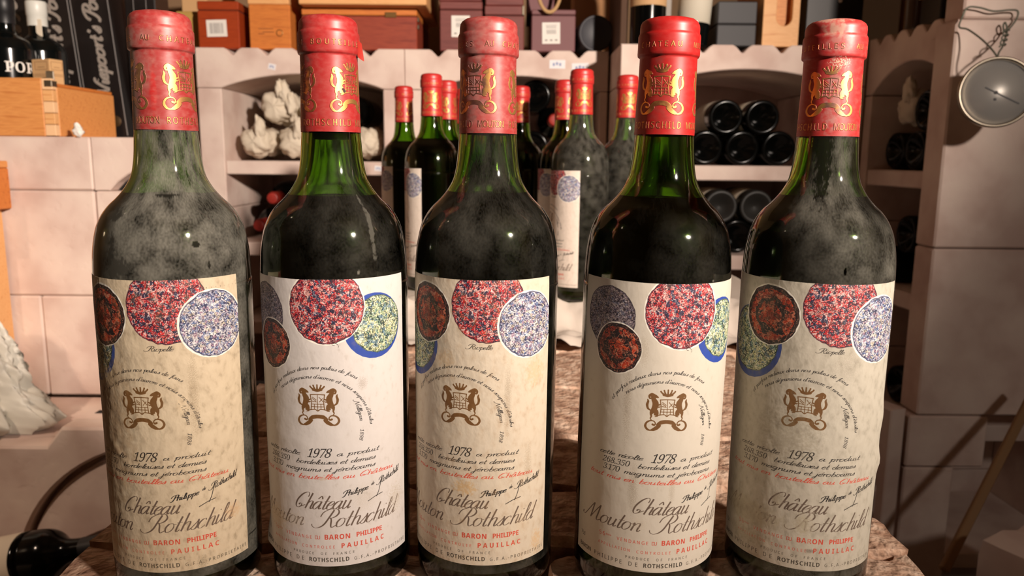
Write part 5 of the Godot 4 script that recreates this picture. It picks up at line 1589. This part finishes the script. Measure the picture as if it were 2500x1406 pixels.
func shelf_top():
	var top := 1.2125
	var z := -1.825
	var c := carton("cherry_box", "glossy orange-brown wooden box with a barcode sticker on the left rack", "box", -0.722, -0.628, top, 1.317, z, 0.30, M.cherry, 0.020)
	sticker(c, -0.004, 0.045, 0.046, 0.037, true, 0.03)
	c = carton("pine_box", "small upright pine box with a round branded mark, between the orange-brown and the long box", "box", -0.605, -0.511, top, 1.3105, z, 0.28, M.pine_warm)
	part(lathe([Vector2(0.0062, 0), Vector2(0.0078, 0), Vector2(0.0078, 0.0003), Vector2(0.0062, 0.0003)], 24), "branded_ring", M.brass, c).transform = Transform3D(Basis(Vector3.RIGHT, PI / 2), Vector3(0.022, 0.036, 0.0003))
	for q in [[-0.009, 0.045, 0.034], [-0.004, 0.038, 0.026], [-0.020, 0.034, 0.014]]:
		part(span(q[0] - q[2] / 2, q[0] + q[2] / 2, q[1] - 0.0008, q[1] + 0.0008, 0.0, 0.0004, 0.0), "branded_line", M.pine_brand, c)
	carton("pine_box", "pale pine box stacked on the small upright pine box", "box", -0.607, -0.513, 1.3110, 1.40, z, 0.28, M.pine_pale)
	carton("wooden_box", "pale tan wooden box at the top left behind the leftmost capsule", "box", -0.800, -0.739, top, 1.40, -1.93, 0.2, M.tan)
	carton("yellow_box", "small yellowish box half hidden behind the leftmost front capsule", "box", -0.790, -0.735, top, 1.302, -1.87, 0.05, M.tan_yellow)
	c = carton("redwood_box", "long red-brown wooden box with a brass clasp behind the second front bottle", "box", -0.485, -0.222, top, 1.304, z, 0.26, M.redwood, 0.016, M.pine_warm)
	part(box(Vector3(0.072, 0.0775, 0.001), Vector3(0.026, 0.012, 0.003), 0.0008), "clasp", M.brass, c)
	for k in 2:
		part(box(Vector3(0.134, 0.052 + 0.016 * k, -0.004), Vector3(0.004, 0.010, 0.006), 0.0008), "hinge", M.dull_steel, c)
	carton("wine_crate", "pale wooden crate lying across the long red-brown box, its end facing out", "crate", -0.480, -0.196, 1.3048, 1.41, -1.785, 0.30, M.pine_pale)
	c = carton("maroon_box", "upright maroon box with a white sticker, left of the middle capsule", "box", -0.170, -0.073, top, 1.321, z, 0.26, M.maroon, 0.018)
	sticker(c, -0.001, 0.054, 0.042, 0.047, false)
	carton("maroon_box", "maroon box stacked on the maroon box with the sticker", "box", -0.172, -0.075, 1.3215, 1.41, z, 0.26, M.maroon)
	c = carton("maroon_box", "tall maroon box with a grey corner tab, directly behind the middle capsule", "box", -0.068, 0.022, top, 1.3125, z, 0.26, M.maroon, 0.021)
	part(box(Vector3(0.043, 0.090, 0.001), Vector3(0.005, 0.020, 0.002), 0.0005), "corner_tab", M.dull_steel, c)
	carton("maroon_box", "maroon box on top of the one behind the middle capsule", "box", -0.066, 0.020, 1.3130, 1.40, z, 0.26, M.maroon)
	c = carton("maroon_box", "dusky maroon box with a printed white sticker, beside the round black lid", "box", 0.039, 0.139, top, 1.305, z, 0.26, M.maroon_plain, 0.012)
	sticker(c, -0.005, 0.041, 0.041, 0.047, false, 0.02)
	carton("maroon_box", "maroon box at the back that the rope handle belongs to", "box", 0.030, 0.092, 1.306, 1.40, -1.87, 0.2, M.maroon_plain)
	var rope := []
	for k in 25:
		var t := PI * k / 24.0
		rope.append(Vector3(0.078 - 0.028 * cos(t), 1.372 - 0.075 * pow(sin(t), 0.8), -1.812 + 0.004 * sin(t * 2.0)))
	var ro := part(tube(rope, 0.0042, 10), "rope_handle", M.rope)
	tag(ro, "loop of pale rope hanging down in front of the dusky maroon boxes", "rope")
	# round black lid, its flat end facing out
	var dsc := thing("round_tin", "round black tin lying on its side with its flat end facing out", "tin", Vector3(0.186, top + 0.0405, -1.82))
	dsc.basis = Basis(Vector3.UP, 0.12) * Basis(Vector3.RIGHT, PI / 2)
	part(lathe([Vector2(0, 0.001), Vector2(0.034, 0.001), Vector2(0.0362, 0.003), Vector2(0.0385, 0.003), Vector2(0.0400, 0.001), Vector2(0.0400, -0.020), Vector2(0.0388, -0.021), Vector2(0.0388, -0.10), Vector2(0, -0.10)], 56), "lid", M.disc, dsc)
	carton("cardboard_box", "brown cardboard box standing in the shadow behind the round black tin", "box", 0.150, 0.262, top, 1.45, -2.03, 0.12, M.carton)
	# on the right-hand rack
	var top2 := 1.2045
	var zc := -1.655
	var b1 := standing_proto(M.dark_glass, M.black_cap, M.tan_label, 1.0, 0.078, 0.165)
	put(b1, "wine_bottle"); b1.position = Vector3(0.2785, top2, zc - 0.02)
	tag(b1, "dark bottle with a tan label standing on the rack behind the fourth front capsule", "wine bottle")
	carton("dark_box", "narrow dark wooden box beside the tan-labelled bottle on the rack", "box", 0.2225, 0.2385, top2, 1.40, zc - 0.03, 0.2, M.carton_dark)
	var b2 := standing_proto(M.port_glass, M.black_cap, M.white_label_old, 0.92, 0.048, 0.150)
	put(b2, "wine_bottle"); b2.position = Vector3(0.372, top2, zc - 0.03); b2.rotation.z = -0.07
	tag(b2, "dark bottle with a crinkled white label leaning next to the grey box", "wine bottle")
	carton("grey_card_box", "grey cardboard sleeve standing between the tan- and the white-labelled bottles", "box", 0.317, 0.333, top2, 1.40, zc - 0.05, 0.1, M.grey_card)
	var gb := carton("grey_box", "square matt grey gift box with a dark seam round its middle", "gift box", 0.419, 0.500, top2, 1.2935, zc, 0.10, M.grey_box, 0.045)
	var cr := thing("wooden_crate", "pale wooden box with a hand hole in its end, right of the grey box", "crate", Vector3(0.5505, top2, zc))
	var pl := PackedVector2Array([Vector2(-0.0375, 0), Vector2(0.0375, 0), Vector2(0.0375, 0.16), Vector2(-0.0375, 0.16), Vector2(-0.0375, 0.09), Vector2(-0.008, 0.09), Vector2(0.006, 0.09)])
	var hole := PackedVector2Array()
	for k in 21:
		var t := PI + PI * k / 20.0
		hole.append(Vector2(0.006 + 0.0165 * cos(t), 0.058 + 0.0165 * sin(t)))
	hole.append(Vector2(0.0225, 0.160))
	var right := PackedVector2Array([Vector2(-0.0375, 0.0), Vector2(0.0375, 0.0), Vector2(0.0375, 0.16), Vector2(0.0225, 0.16)])
	var full := PackedVector2Array([Vector2(-0.0375, 0.0), Vector2(0.0375, 0.0), Vector2(0.0375, 0.16), Vector2(0.0225, 0.16)])
	for k in range(20, -1, -1):
		full.append(hole[k])
	full.append(Vector2(-0.0105, 0.16)); full.append(Vector2(-0.0375, 0.16))
	part(slab_of(full, 0.0, -0.014, 0.001), "end_board", M.pine_pale, cr)
	part(span(-0.0375, 0.0375, 0, 0.16, -0.20, -0.026, 0.001), "box_body", M.pine, cr)
	part(span(-0.0375, -0.0345, 0, 0.16, -0.026, -0.0145, 0.0), "side_board", M.pine_pale, cr)
	part(span(0.0345, 0.0375, 0, 0.16, -0.026, -0.0145, 0.0), "side_board", M.pine_pale, cr)
	var bb := carton("champagne_box", "black gift box with two small white script words, behind the rightmost front capsule", "gift box", 0.6010, 0.718, top2, 1.40, zc, 0.12, M.black_box)
	var ink := Ink.new(512, 160)
	var to := func(p: Vector2) -> Vector2: return Vector2(p.x * 10.0, 150.0 - p.y * 10.0)
	script(ink, "Dom", on_line(4.0, 4.5, 0.0), 0.36, 0.36, 0.40, 0.9, to, 0.3)
	script(ink, "Pérignon", on_line(21.5, 4.5, 0.0), 0.34, 0.36, 0.40, 0.9, to, 0.3)
	ink.lay(Color(0.88, 0.85, 0.80))
	lettering(bb, ink, Vector3(0.011, 0.1105, 0.0006), Vector2(0.050, 0.0156), 0.0)
	part(lathe([Vector2(0, 0.0008), Vector2(0.0035, 0.0004), Vector2(0.0042, 0.0)], 20), "crest_dot", M.white_label, bb).transform = Transform3D(Basis(Vector3.RIGHT, PI / 2), Vector3(0.010, 0.092, 0.0002))
	# on the slanted rack
	var jar := standing_proto(M.amber, M.black_cap, null, 1.05)
	put(jar, "amber_bottle"); jar.position = Vector3(0.790, 1.2165, -1.56)
	tag(jar, "amber-brown bottle standing in the shade on the slanted rack", "bottle")
	var bk := carton("black_carton", "black carton on the slanted rack near the thermometer's wire", "box", 0.752, 0.848, 1.2165, 1.266, -1.42, 0.07, M.black_box)
	carton("beige_box", "beige box lying on the black carton at the top right", "box", 0.745, 0.800, 1.2665, 1.33, -1.43, 0.06, M.tan)

# print on a thin backing laid on a face; the ink is the part
func lettering(parent: Node3D, ink: Ink, at: Vector3, size: Vector2, turn: float) -> MeshInstance3D:
	var b := MB.new()
	var w := size.x / 2; var h := size.y / 2
	b.face([Vector3(-w, -h, 0), Vector3(w, -h, 0), Vector3(w, h, 0), Vector3(-w, h, 0)], Vector3(0, 0, 1), [Vector2(0, 1), Vector2(1, 1), Vector2(1, 0), Vector2(0, 0)])
	var m := flat(Color.WHITE, 0.6)
	m.albedo_texture = ImageTexture.create_from_image(ink.image())
	m.transparency = BaseMaterial3D.TRANSPARENCY_ALPHA
	m.texture_repeat = false
	var o := part(b.mesh(), "lettering", m, parent)
	o.position = at
	o.rotation.z = turn
	return o

# ------------------------------------------------------------------ left side
func arch_block(x0: float, x1: float, y0: float, y1: float, pts: Array) -> PackedVector2Array:
	var p := PackedVector2Array([Vector2(x0, y0)])
	for q in pts:
		p.append(q)
	p.append(Vector2(x1, y1)); p.append(Vector2(x0, y1))
	return p

func left_side():
	# the block wall with the ledge that carries the crates
	var w := thing("stone_block_wall", "smooth pale block wall at the left with the wooden crates on its ledge", "wall", Vector3(0, 0, -1.28))
	part(span(-1.45, -0.6945, 0.9125, 0.9995, -0.38, 0.0, 0.003), "stone_block", M.stone, w)
	var up := PackedVector2Array([Vector2(-0.693, 0.9125), Vector2(-0.668, 0.9125), Vector2(-0.655, 0.926), Vector2(-0.638, 0.938), Vector2(-0.615, 0.949), Vector2(-0.600, 0.9535), Vector2(-0.600, 0.9995), Vector2(-0.693, 0.9995)])
	part(slab_of(up, 0.0006, -0.16, 0.002), "stone_block", M.stone, w)
	part(span(-1.45, -0.6945, 0.735, 0.9115, -0.38, 0.0008, 0.003), "stone_block", M.stone, w)
	part(span(-0.693, -0.60, 0.735, 0.9115, -0.16, 0.0, 0.003), "stone_block", M.stone, w)
	part(span(-1.45, -0.80, 0.56, 0.734, -0.38, 0.0, 0.003), "stone_block", M.stone, w)
	part(span(-0.7985, -0.60, 0.56, 0.734, -0.16, 0.0008, 0.003), "stone_block", M.stone, w)
	part(span(-1.45, -0.60, 0.0, 0.559, -0.38, -0.12, 0.0), "stone_block", M.stone, w)
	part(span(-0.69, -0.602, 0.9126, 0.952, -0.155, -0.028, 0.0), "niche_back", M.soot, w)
	# lower ledge with the big arch
	var l := thing("stone_wine_rack", "low stone rack at the bottom left with one wide arch over black bottles", "wine rack", Vector3(0, 0, -1.05))
	var arc := []
	for k in 25:
		var t := k / 24.0
		var a := lerpf(PI * 0.985, PI * 0.5, t)
		arc.append(Vector2(-0.50 + 0.225 * cos(a), 0.345 + 0.222 * sin(a) * 0.97))
	var left := PackedVector2Array([Vector2(-1.30, 0.0), Vector2(arc[0].x, 0.0)])
	for q in arc:
		left.append(q)
	left.append(Vector2(-0.50, 0.585)); left.append(Vector2(-0.645, 0.585)); left.append(Vector2(-0.668, 0.556)); left.append(Vector2(-1.30, 0.556))
	part(slab_of(left, 0.0, -0.04, 0.004), "arched_front", M.stone, l)
	# the plate that fills the arch's top, a finger back, so that a dark line shows round the arch
	var vault := []
	for k in 25:
		var a := lerpf(PI * 0.985, PI * 0.5, k / 24.0)
		vault.append(Vector2(-0.50 + 0.2185 * cos(a), 0.343 + 0.2085 * sin(a)))
	var vp := PackedVector2Array([Vector2(vault[0].x, 0.335)])
	for k in 13:
		var t := k / 12.0
		vp.append(Vector2(lerpf(-0.690, -0.50, t), 0.352 + 0.105 * sqrt(t)))
	for k in range(24, -1, -1):
		vp.append(vault[k])
	part(slab_of(vp, -0.012, -0.05, 0.001), "arch_infill", M.stone, l)
	part(span(-1.30, -0.56, 0.5556, 0.5575, -0.225, -0.041, 0.0), "ledge_top", M.stone, l)
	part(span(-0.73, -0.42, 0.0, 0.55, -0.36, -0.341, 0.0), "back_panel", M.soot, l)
	part(span(-0.7225, -0.40, 0.30, 0.33, -0.335, 0.10, 0.003), "shelf", M.stone, l)
	# black bottles lying across the arch
	var pr := lying_proto(M.dark_glass, M.black_cap, true)
	var lay := [[Vector3(-0.800, 0.392, -0.975), Vector3(0.97, 0.24, 0.06), "black bottle with a white label lying at the bottom left, its neck pointing right"], [Vector3(-0.790, 0.392, -0.885), Vector3(0.985, 0.05, 0.12), "black bottle lying in front of the other at the bottom left corner"]]
	for q in lay:
		var o: Node3D = pr.duplicate()
		put(o, "lying_bottle")
		var y: Vector3 = q[1].normalized()
		var x := Vector3.UP.cross(y).normalized()
		o.transform = Transform3D(Basis(x, y, x.cross(y)), q[0])
		tag(o, q[2], "wine bottle")
	pr.free()
	# wooden crates on the ledge
	var c := thing("wine_crate", "honey-coloured open wine crate on the left ledge with a dovetailed corner", "crate", Vector3(-0.86, 1.0000, -1.28))
	part(span(-0.19, 0.0945, 0, 0.0930, -0.012, 0, 0.0015), "front_board", M.pine, c)
	part(span(0.0955, 0.1115, 0, 0.0800, -0.195, -0.0125, 0.0015), "side_board", M.pine, c)
	part(span(0.0985, 0.1085, 0.0805, 0.0860, -0.195, -0.0125, 0.001), "side_rail", M.pine_warm, c)
	part(span(-0.19, 0.0945, 0.0, 0.010, -0.183, -0.0125, 0.001), "bottom_board", M.pine, c)
	part(span(-0.19, 0.0945, 0.0, 0.0870, -0.195, -0.1840, 0.001), "back_board", M.pine, c)
	for k in 5:
		part(span(0.0950, 0.1118, 0.001 + k * 0.0184, 0.0186 + k * 0.0184, -0.012, 0.0004, 0.0006), "dovetail", M.pine_pale if k % 2 else M.pine_light, c)
	part(box(Vector3(0.106, 0.0840, -0.006), Vector3(0.013, 0.010, 0.016), 0.001), "latch", M.dull_steel, c)
	part(box(Vector3(0.106, 0.0970, -0.007), Vector3(0.013, 0.015, 0.003), 0.001), "latch_plate", M.steel, c)
	var tz := FastNoiseLite.new(); tz.seed = 4; tz.frequency = 60.0
	var tf := func(u: float, v: float) -> Vector3:
		var q := Vector3(sin(PI * v) * cos(TAU * u), -cos(PI * v), sin(PI * v) * sin(TAU * u))
		return q * Vector3(0.008, 0.011 - 0.004 * absf(q.x), 0.007) * (1.0 + 0.8 * tz.get_noise_3dv(q * 0.02))
	var ti := part(skin(tf, 18, 12, 1.0), "paper_scrap", M.white_label)
	ti.position = Vector3(-0.712, 1.0095, -1.279)
	tag(ti, "small crumpled scrap of white tissue on the ledge below the wine crate's side", "tissue")
	# small printed box standing on the crate
	var sb := thing("small_card_box", "tan printed carton standing in the wine crate before the port bottles", "box", Vector3(-0.782, 1.0105, -1.318))
	sb.rotation.y = -0.34
	part(span(-0.026, 0.014, 0, 0.1165, -0.026, 0, 0.001), "body", M.tan, sb)
	for f in [[0.0, 0.0], [PI / 2, 0.0]]:
		var fr := MB.new()
		var wd := 0.032 if f[0] == 0.0 else 0.024
		for q in [[0, 0.030, wd * 0.86, 0.0006], [0, 0.0175, wd * 0.86, 0.0006], [0, 0.0100, wd * 1.1, 0.0006], [0, 0.0075, wd * 1.1, 0.0006], [0, 0.0215, wd * 0.45, 0.0008]]:
			box_into(fr, Vector3(q[0], q[1] + 0.082, 0.0002), Vector3(q[2], q[3], 0.0003), 0.0)
		for sx in [-1, 1]:
			box_into(fr, Vector3(sx * wd * 0.43, 0.10575, 0.0002), Vector3(0.0006, 0.0125, 0.0003), 0.0)
		var pm := part(fr.mesh(), "printed_frame", M.tan_print, sb)
		pm.transform = Transform3D(Basis(Vector3.UP, f[0]), Vector3(-0.005, 0, 0.0001) if f[0] == 0.0 else Vector3(0.0141, 0, -0.013))
	# port bottles
	var prof := [Vector2(0, 0.005), Vector2(0.036, 0.0), Vector2(0.0415, 0.006), Vector2(0.0425, 0.05), Vector2(0.0430, 0.132), Vector2(0.0415, 0.146), Vector2(0.035, 0.158), Vector2(0.024, 0.1655), Vector2(0.0165, 0.171), Vector2(0.0148, 0.180), Vector2(0.0155, 0.196), Vector2(0.0150, 0.215), Vector2(0.0142, 0.238), Vector2(0.0, 0.239)]
	var pg := lathe(curve(prof, 4), 56)
	var capw := lathe([Vector2(0.0165, 0.187), Vector2(0.0166, 0.205), Vector2(0.0174, 0.206), Vector2(0.0174, 0.228), Vector2(0.0160, 0.2310), Vector2(0.0, 0.2316)], 40)
	var p2 := thing("port_bottle", "dusty black port bottle with a white capsule and paper strip behind the little tan box", "bottle", Vector3(-0.8450, 1.0112, -1.418))
	p2.scale = Vector3(0.975, 0.975, 0.975)
	part(pg, "glass", M.port_glass, p2); part(capw, "capsule", M.white_cap, p2)
	part(box(Vector3(0.010, 0.183, 0.0135), Vector3(0.011, 0.030, 0.0016), 0.0004), "paper_strip", M.paper, p2)
	var p1 := thing("port_bottle", "black port bottle with white stencilled letters and black capsule at the left edge", "bottle", Vector3(-0.8490, 1.0105, -1.334))
	p1.scale = Vector3(0.93, 0.93, 0.93)
	part(pg, "glass", M.port_glass, p1); part(capw, "capsule", M.black_cap, p1)
	var tf2 := ["PORT", "NIEPOORT"]
	for row in 2:
		var tm := TextMesh.new(); tm.font = font(true, true); tm.font_size = 32; tm.pixel_size = 0.00075 if row == 0 else 0.0005; tm.depth = 0.0; tm.text = tf2[row]; tm.curve_step = 2.0
		var a := tm.get_mesh_arrays()
		var v: PackedVector3Array = a[Mesh.ARRAY_VERTEX]
		var n: PackedVector3Array = a[Mesh.ARRAY_NORMAL]
		var edge_x := tm.get_aabb().position.x
		for i in v.size():
			var an := (v[i].x - edge_x) / 0.0433 + 0.42
			v[i] = Vector3(sin(an) * 0.0433, 0.109 - row * 0.026 + v[i].y, cos(an) * 0.0433)
			n[i] = Vector3(sin(an), 0, cos(an))
		a[Mesh.ARRAY_VERTEX] = v; a[Mesh.ARRAY_NORMAL] = n
		a[Mesh.ARRAY_TANGENT] = null
		var am := ArrayMesh.new(); am.add_surface_from_arrays(Mesh.PRIMITIVE_TRIANGLES, a)
		part(am, "stencilled_letters", M.white_label, p1)
	# tall black boxes with outlined script
	var ink := Ink.new(1100, 280)
	var to := func(p: Vector2) -> Vector2: return Vector2(p.x * 5.0, 280.0 - p.y * 5.0)
	var k := 196.0 / script_width("Niepoort's Port")
	for pass_ in [[5.4, Color(0.70, 0.66, 0.62)], [3.7, Color(0.34, 0.31, 0.29)], [1.2, Color(0.72, 0.68, 0.63)]]:
		script(ink, "Niepoort's Port", on_line(14.0, 18.0, 0.0), k, 1.25, pass_[0] * 0.9, pass_[0], to, 0.35)
		ink.lay(pass_[1])
	var names := ["tall black box with outlined script lettering, leftmost, behind the port bottles", "tall black box with outlined script lettering, middle one, right of the white capsule", "tall black box with the whole outlined script word showing, right of the others"]
	var xs := [-0.981, -0.906, -0.831]
	for i in 3:
		var o := thing("gift_box", names[i], "gift box", Vector3(xs[i] + 0.061, 1.0008, -1.492), "tall black boxes with outlined script")
		o.rotation.z = 0.08
		part(span(-0.0352, 0.0352, 0.0016, 0.33, -0.07, 0, 0.0015), "body", M.black_box, o)
		for sx in [-1, 1]:
			part(span(sx * 0.0345 - 0.0006, sx * 0.0345 + 0.0006, 0.004, 0.328, 0.0, 0.0004, 0.0), "edge_line", M.grey_ink, o)
		lettering(o, ink, Vector3(0.004, 0.171, 0.0007), Vector2(0.22, 0.056), PI / 2)
		part(lathe([Vector2(0.0, 0.0006), Vector2(0.010, 0.0004), Vector2(0.0105, 0.0)], 24), "gold_seal", M.gold_seal, o).transform = Transform3D(Basis(Vector3.RIGHT, PI / 2), Vector3(0.016, 0.032, 0.0001))
	var nb := carton("black_carton", "plain black carton with a thin frame line, right of the tall script boxes", "box", -0.738, -0.680, 1.0008, 1.32, -1.52, 0.06, M.black_box)
	for q in [[-0.012, 0.225, 0.0008, 0.07], [0.012, 0.225, 0.0008, 0.07], [0.0, 0.19, 0.024, 0.0008]]:
		part(box(Vector3(q[0], q[1], 0.0003), Vector3(q[2], q[3], 0.0004), 0.0), "frame_line", M.grey_ink, nb)
	# crates at the left edge
	var e1 := thing("wooden_crate", "small brown wooden crate at the left edge, upper of two", "crate", Vector3(-0.887, 0.882, -1.18))
	part(span(-0.06, 0.058, 0.0, 0.066, -0.095, 0, 0.0015), "body", M.pine_warm, e1)
	part(span(-0.06, 0.058, 0.0665, 0.078, -0.095, 0.002, 0.0015), "lid", M.pine, e1)
	part(box(Vector3(0.0583, 0.035, -0.012), Vector3(0.0005, 0.045, 0.02), 0.0), "paper_sticker", M.white_label, e1)
	var e2 := thing("wooden_crate", "small orange wooden crate at the left edge under the brown one", "crate", Vector3(-0.893, 0.5580, -1.20))
	part(span(-0.06, 0.046, 0.0, 0.323, -0.075, 0, 0.0015), "body", M.pine_warm, e2)
	part(span(0.036, 0.0465, 0.001, 0.322, -0.0745, 0.0008, 0.001), "corner_post", M.pine_pale, e2)
	# the crumpled plastic bag
	var n1 := FastNoiseLite.new(); n1.seed = 8; n1.frequency = 9.0; n1.fractal_octaves = 2
	var n2 := FastNoiseLite.new(); n2.seed = 15; n2.frequency = 26.0; n2.fractal_octaves = 4
	var bf := func(u: float, v: float) -> Vector3:
		var a := TAU * u
		var t := v
		var r := lerpf(0.205, 0.150, smoothstep(0.0, 0.30, t))
		r = lerpf(r, 0.085, smoothstep(0.25, 0.95, t))
		if t > 0.9:
			r *= sqrt(maxf(0.0, 1.0 - pow((t - 0.9) / 0.1, 2.0)))
		if t < 0.05:
			r *= 0.85 + 3.0 * t
		var y := 0.250 * t - 0.012 * sin(a * 2.0) * t
		var pleat := absf(n1.get_noise_3d(cos(a) * 0.16, t * 0.10, sin(a) * 0.16 + 0.05 * t)) * 0.085 + absf(n2.get_noise_3d(cos(a) * 0.12 + t * 0.04, t * 0.13, sin(a) * 0.12)) * 0.055
		return Vector3(cos(a) * (r - pleat * r * 4.0), y, sin(a) * (r * 0.36 - pleat * r * 1.6))
	var bag := part(skin(bf, 160, 90, -1.0), "plastic_bag", M.plastic)
	bag.position = Vector3(-0.872, 0.5585, -1.118)
	tag(bag, "large crumpled translucent white plastic bag slumped on the lower left ledge", "bag")
	var ds := part(skin(func(u: float, v: float) -> Vector3: return Vector3(lerpf(-0.02, 0.02, u), 0.0006 + 0.0015 * sin(PI * u) * sin(PI * v), lerpf(-0.008, 0.008, v)), 12, 8, -1.0), "debris", M.soot)
	ds.position = Vector3(-0.655, 0.5575, -1.20)
	tag(ds, "dark scrap of debris on the lower left ledge beside the plastic bag", "debris")

# ------------------------------------------------------------------ right side
func right_side():
	# round dial thermometer hung by a wire
	var at := Vector3(0.7235, 1.0755, -1.185)
	var o := thing("dial_thermometer", "round steel dial thermometer hanging on a wire from the pier", "thermometer", at)
	o.basis = Basis(Vector3.UP, -0.30) * Basis(Vector3.RIGHT, PI / 2 - 0.06)
	part(lathe([Vector2(0, -0.020), Vector2(0.046, -0.020), Vector2(0.0500, -0.017), Vector2(0.0515, -0.008), Vector2(0.0525, 0.0), Vector2(0.0520, 0.0035), Vector2(0.0500, 0.0050), Vector2(0.0478, 0.0035), Vector2(0.0470, 0.0008), Vector2(0.0470, -0.003), Vector2(0.0, -0.003)], 72), "case", M.steel, o)
	part(lathe([Vector2(0.0466, -0.0028), Vector2(0.0466, -0.0022), Vector2(0.0, -0.0022)], 64), "dial", M.dial, o)
	var tk := MB.new()
	for k in 49:
		var a := deg_to_rad(-140.0 + 280.0 * k / 48.0)
		var b0 := MB.new()
		var r := 0.040
		box_into(b0, Vector3.ZERO, Vector3(0.0004, 0.0002, 0.0036 if k % 4 == 0 else 0.0018), 0.0)
		var bs := Basis(Vector3.UP, -a)
		for i in b0.v.size():
			tk.v.append(bs * (b0.v[i] + Vector3(0, -0.0020, -r)))
			tk.n.append(bs * b0.n[i]); tk.t.append(Vector2.ZERO)
		var off := tk.v.size() - b0.v.size()
		for i in b0.idx:
			tk.idx.append(i + off)
	part(tk.mesh(), "scale_mark", M.grey_ink, o).set_meta("kind", "stuff")
	var nd := part(span(-0.0007, 0.0007, -0.0014, -0.0008, -0.036, 0.017, 0.0), "needle", M.ink, o)
	nd.rotation.y = deg_to_rad(-118.0)
	part(lathe([Vector2(0, -0.0004), Vector2(0.0024, -0.0006), Vector2(0.0026, -0.0016)], 20), "hub", M.ink, o)
	part(lathe([Vector2(0, -0.0014), Vector2(0.0020, -0.0014), Vector2(0.0022, -0.0020)], 20), "adjuster", M.ink, o).position = Vector3(-0.0005, 0, 0.010)
	var cover := flat(Color(0.95, 0.97, 1.0, 0.06), 0.03)
	cover.transparency = BaseMaterial3D.TRANSPARENCY_ALPHA
	part(lathe([Vector2(0.0474, 0.0016), Vector2(0.030, 0.0026), Vector2(0.0, 0.0030)], 48), "glass_cover", cover, o)
	# the wire
	var w1 := curve([Vector3(0.7215, 1.128, -1.190), Vector3(0.7180, 1.140, -1.200), Vector3(0.7160, 1.158, -1.225), Vector3(0.7080, 1.176, -1.250), Vector3(0.6985, 1.181, -1.258), Vector3(0.7035, 1.196, -1.262), Vector3(0.7110, 1.211, -1.262), Vector3(0.7300, 1.211, -1.262), Vector3(0.7520, 1.206, -1.262), Vector3(0.7770, 1.208, -1.262), Vector3(0.7900, 1.206, -1.262), Vector3(0.7880, 1.192, -1.262), Vector3(0.7720, 1.174, -1.258), Vector3(0.7660, 1.183, -1.256), Vector3(0.7700, 1.188, -1.258), Vector3(0.7730, 1.176, -1.256), Vector3(0.7620, 1.160, -1.242), Vector3(0.7430, 1.145, -1.215), Vector3(0.7300, 1.136, -1.200), Vector3(0.7225, 1.128, -1.190)], 8)
	var wr := part(tube(w1, 0.0014, 8), "hanging_wire", M.wire)
	tag(wr, "twisted grey wire loop that the dial thermometer hangs from", "wire")
	var w2 := []
	for k in 40:
		var t := k / 39.0
		var c: Vector3 = Vector3(0.7720, 1.176, -1.256).lerp(Vector3(0.7430, 1.145, -1.215), t)
		w2.append(c + Vector3(cos(t * 22.0) * 0.0035, sin(t * 22.0) * 0.0030, sin(t * 22.0 + 1.0) * 0.002))
	var wt := part(tube(w2, 0.0011, 8), "wire_twist", M.wire)
	tag(wt, "short coil of wire twisted round the thermometer's hanging loop", "wire")
	# leaning batten and the dim stone block at the bottom right
	var bt := part(box(Vector3.ZERO, Vector3(0.014, 0.36, 0.010), 0.002), "wooden_batten", M.pine_dim)
	var a0 := Vector3(0.845, 0.600, -1.20); var a1 := Vector3(0.640, 0.395, -1.04)
	bt.transform = Transform3D(Basis(Quaternion(Vector3.UP, (a0 - a1).normalized())), (a0 + a1) / 2)
	tag(bt, "thin dim batten leaning against the pier at the lower right", "batten")
	var sb := thing("pitted_stone_block", "dim pitted stone block in the bottom right corner", "stone block", Vector3(0.800, -0.035, -0.93))
	sb.rotation.y = 0.45
	part(rough_block(Vector3(0.26, 0.11, 0.22), 9, 10, 4, 8, 0.004), "block", M.stone, sb).position.y = 0.452
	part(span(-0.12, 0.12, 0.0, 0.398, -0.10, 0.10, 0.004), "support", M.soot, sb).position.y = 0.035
	for q in [[-0.06, 0.47, 0.1095], [-0.025, 0.445, 0.1095], [0.02, 0.475, 0.1095], [-0.04, 0.42, 0.1095]]:
		part(lathe([Vector2(0, 0.0004), Vector2(0.0045, 0.0006), Vector2(0.006, 0.0)], 14), "pit", M.soot, sb).transform = Transform3D(Basis(Vector3.RIGHT, PI / 2), Vector3(q[0], q[1], q[2]))
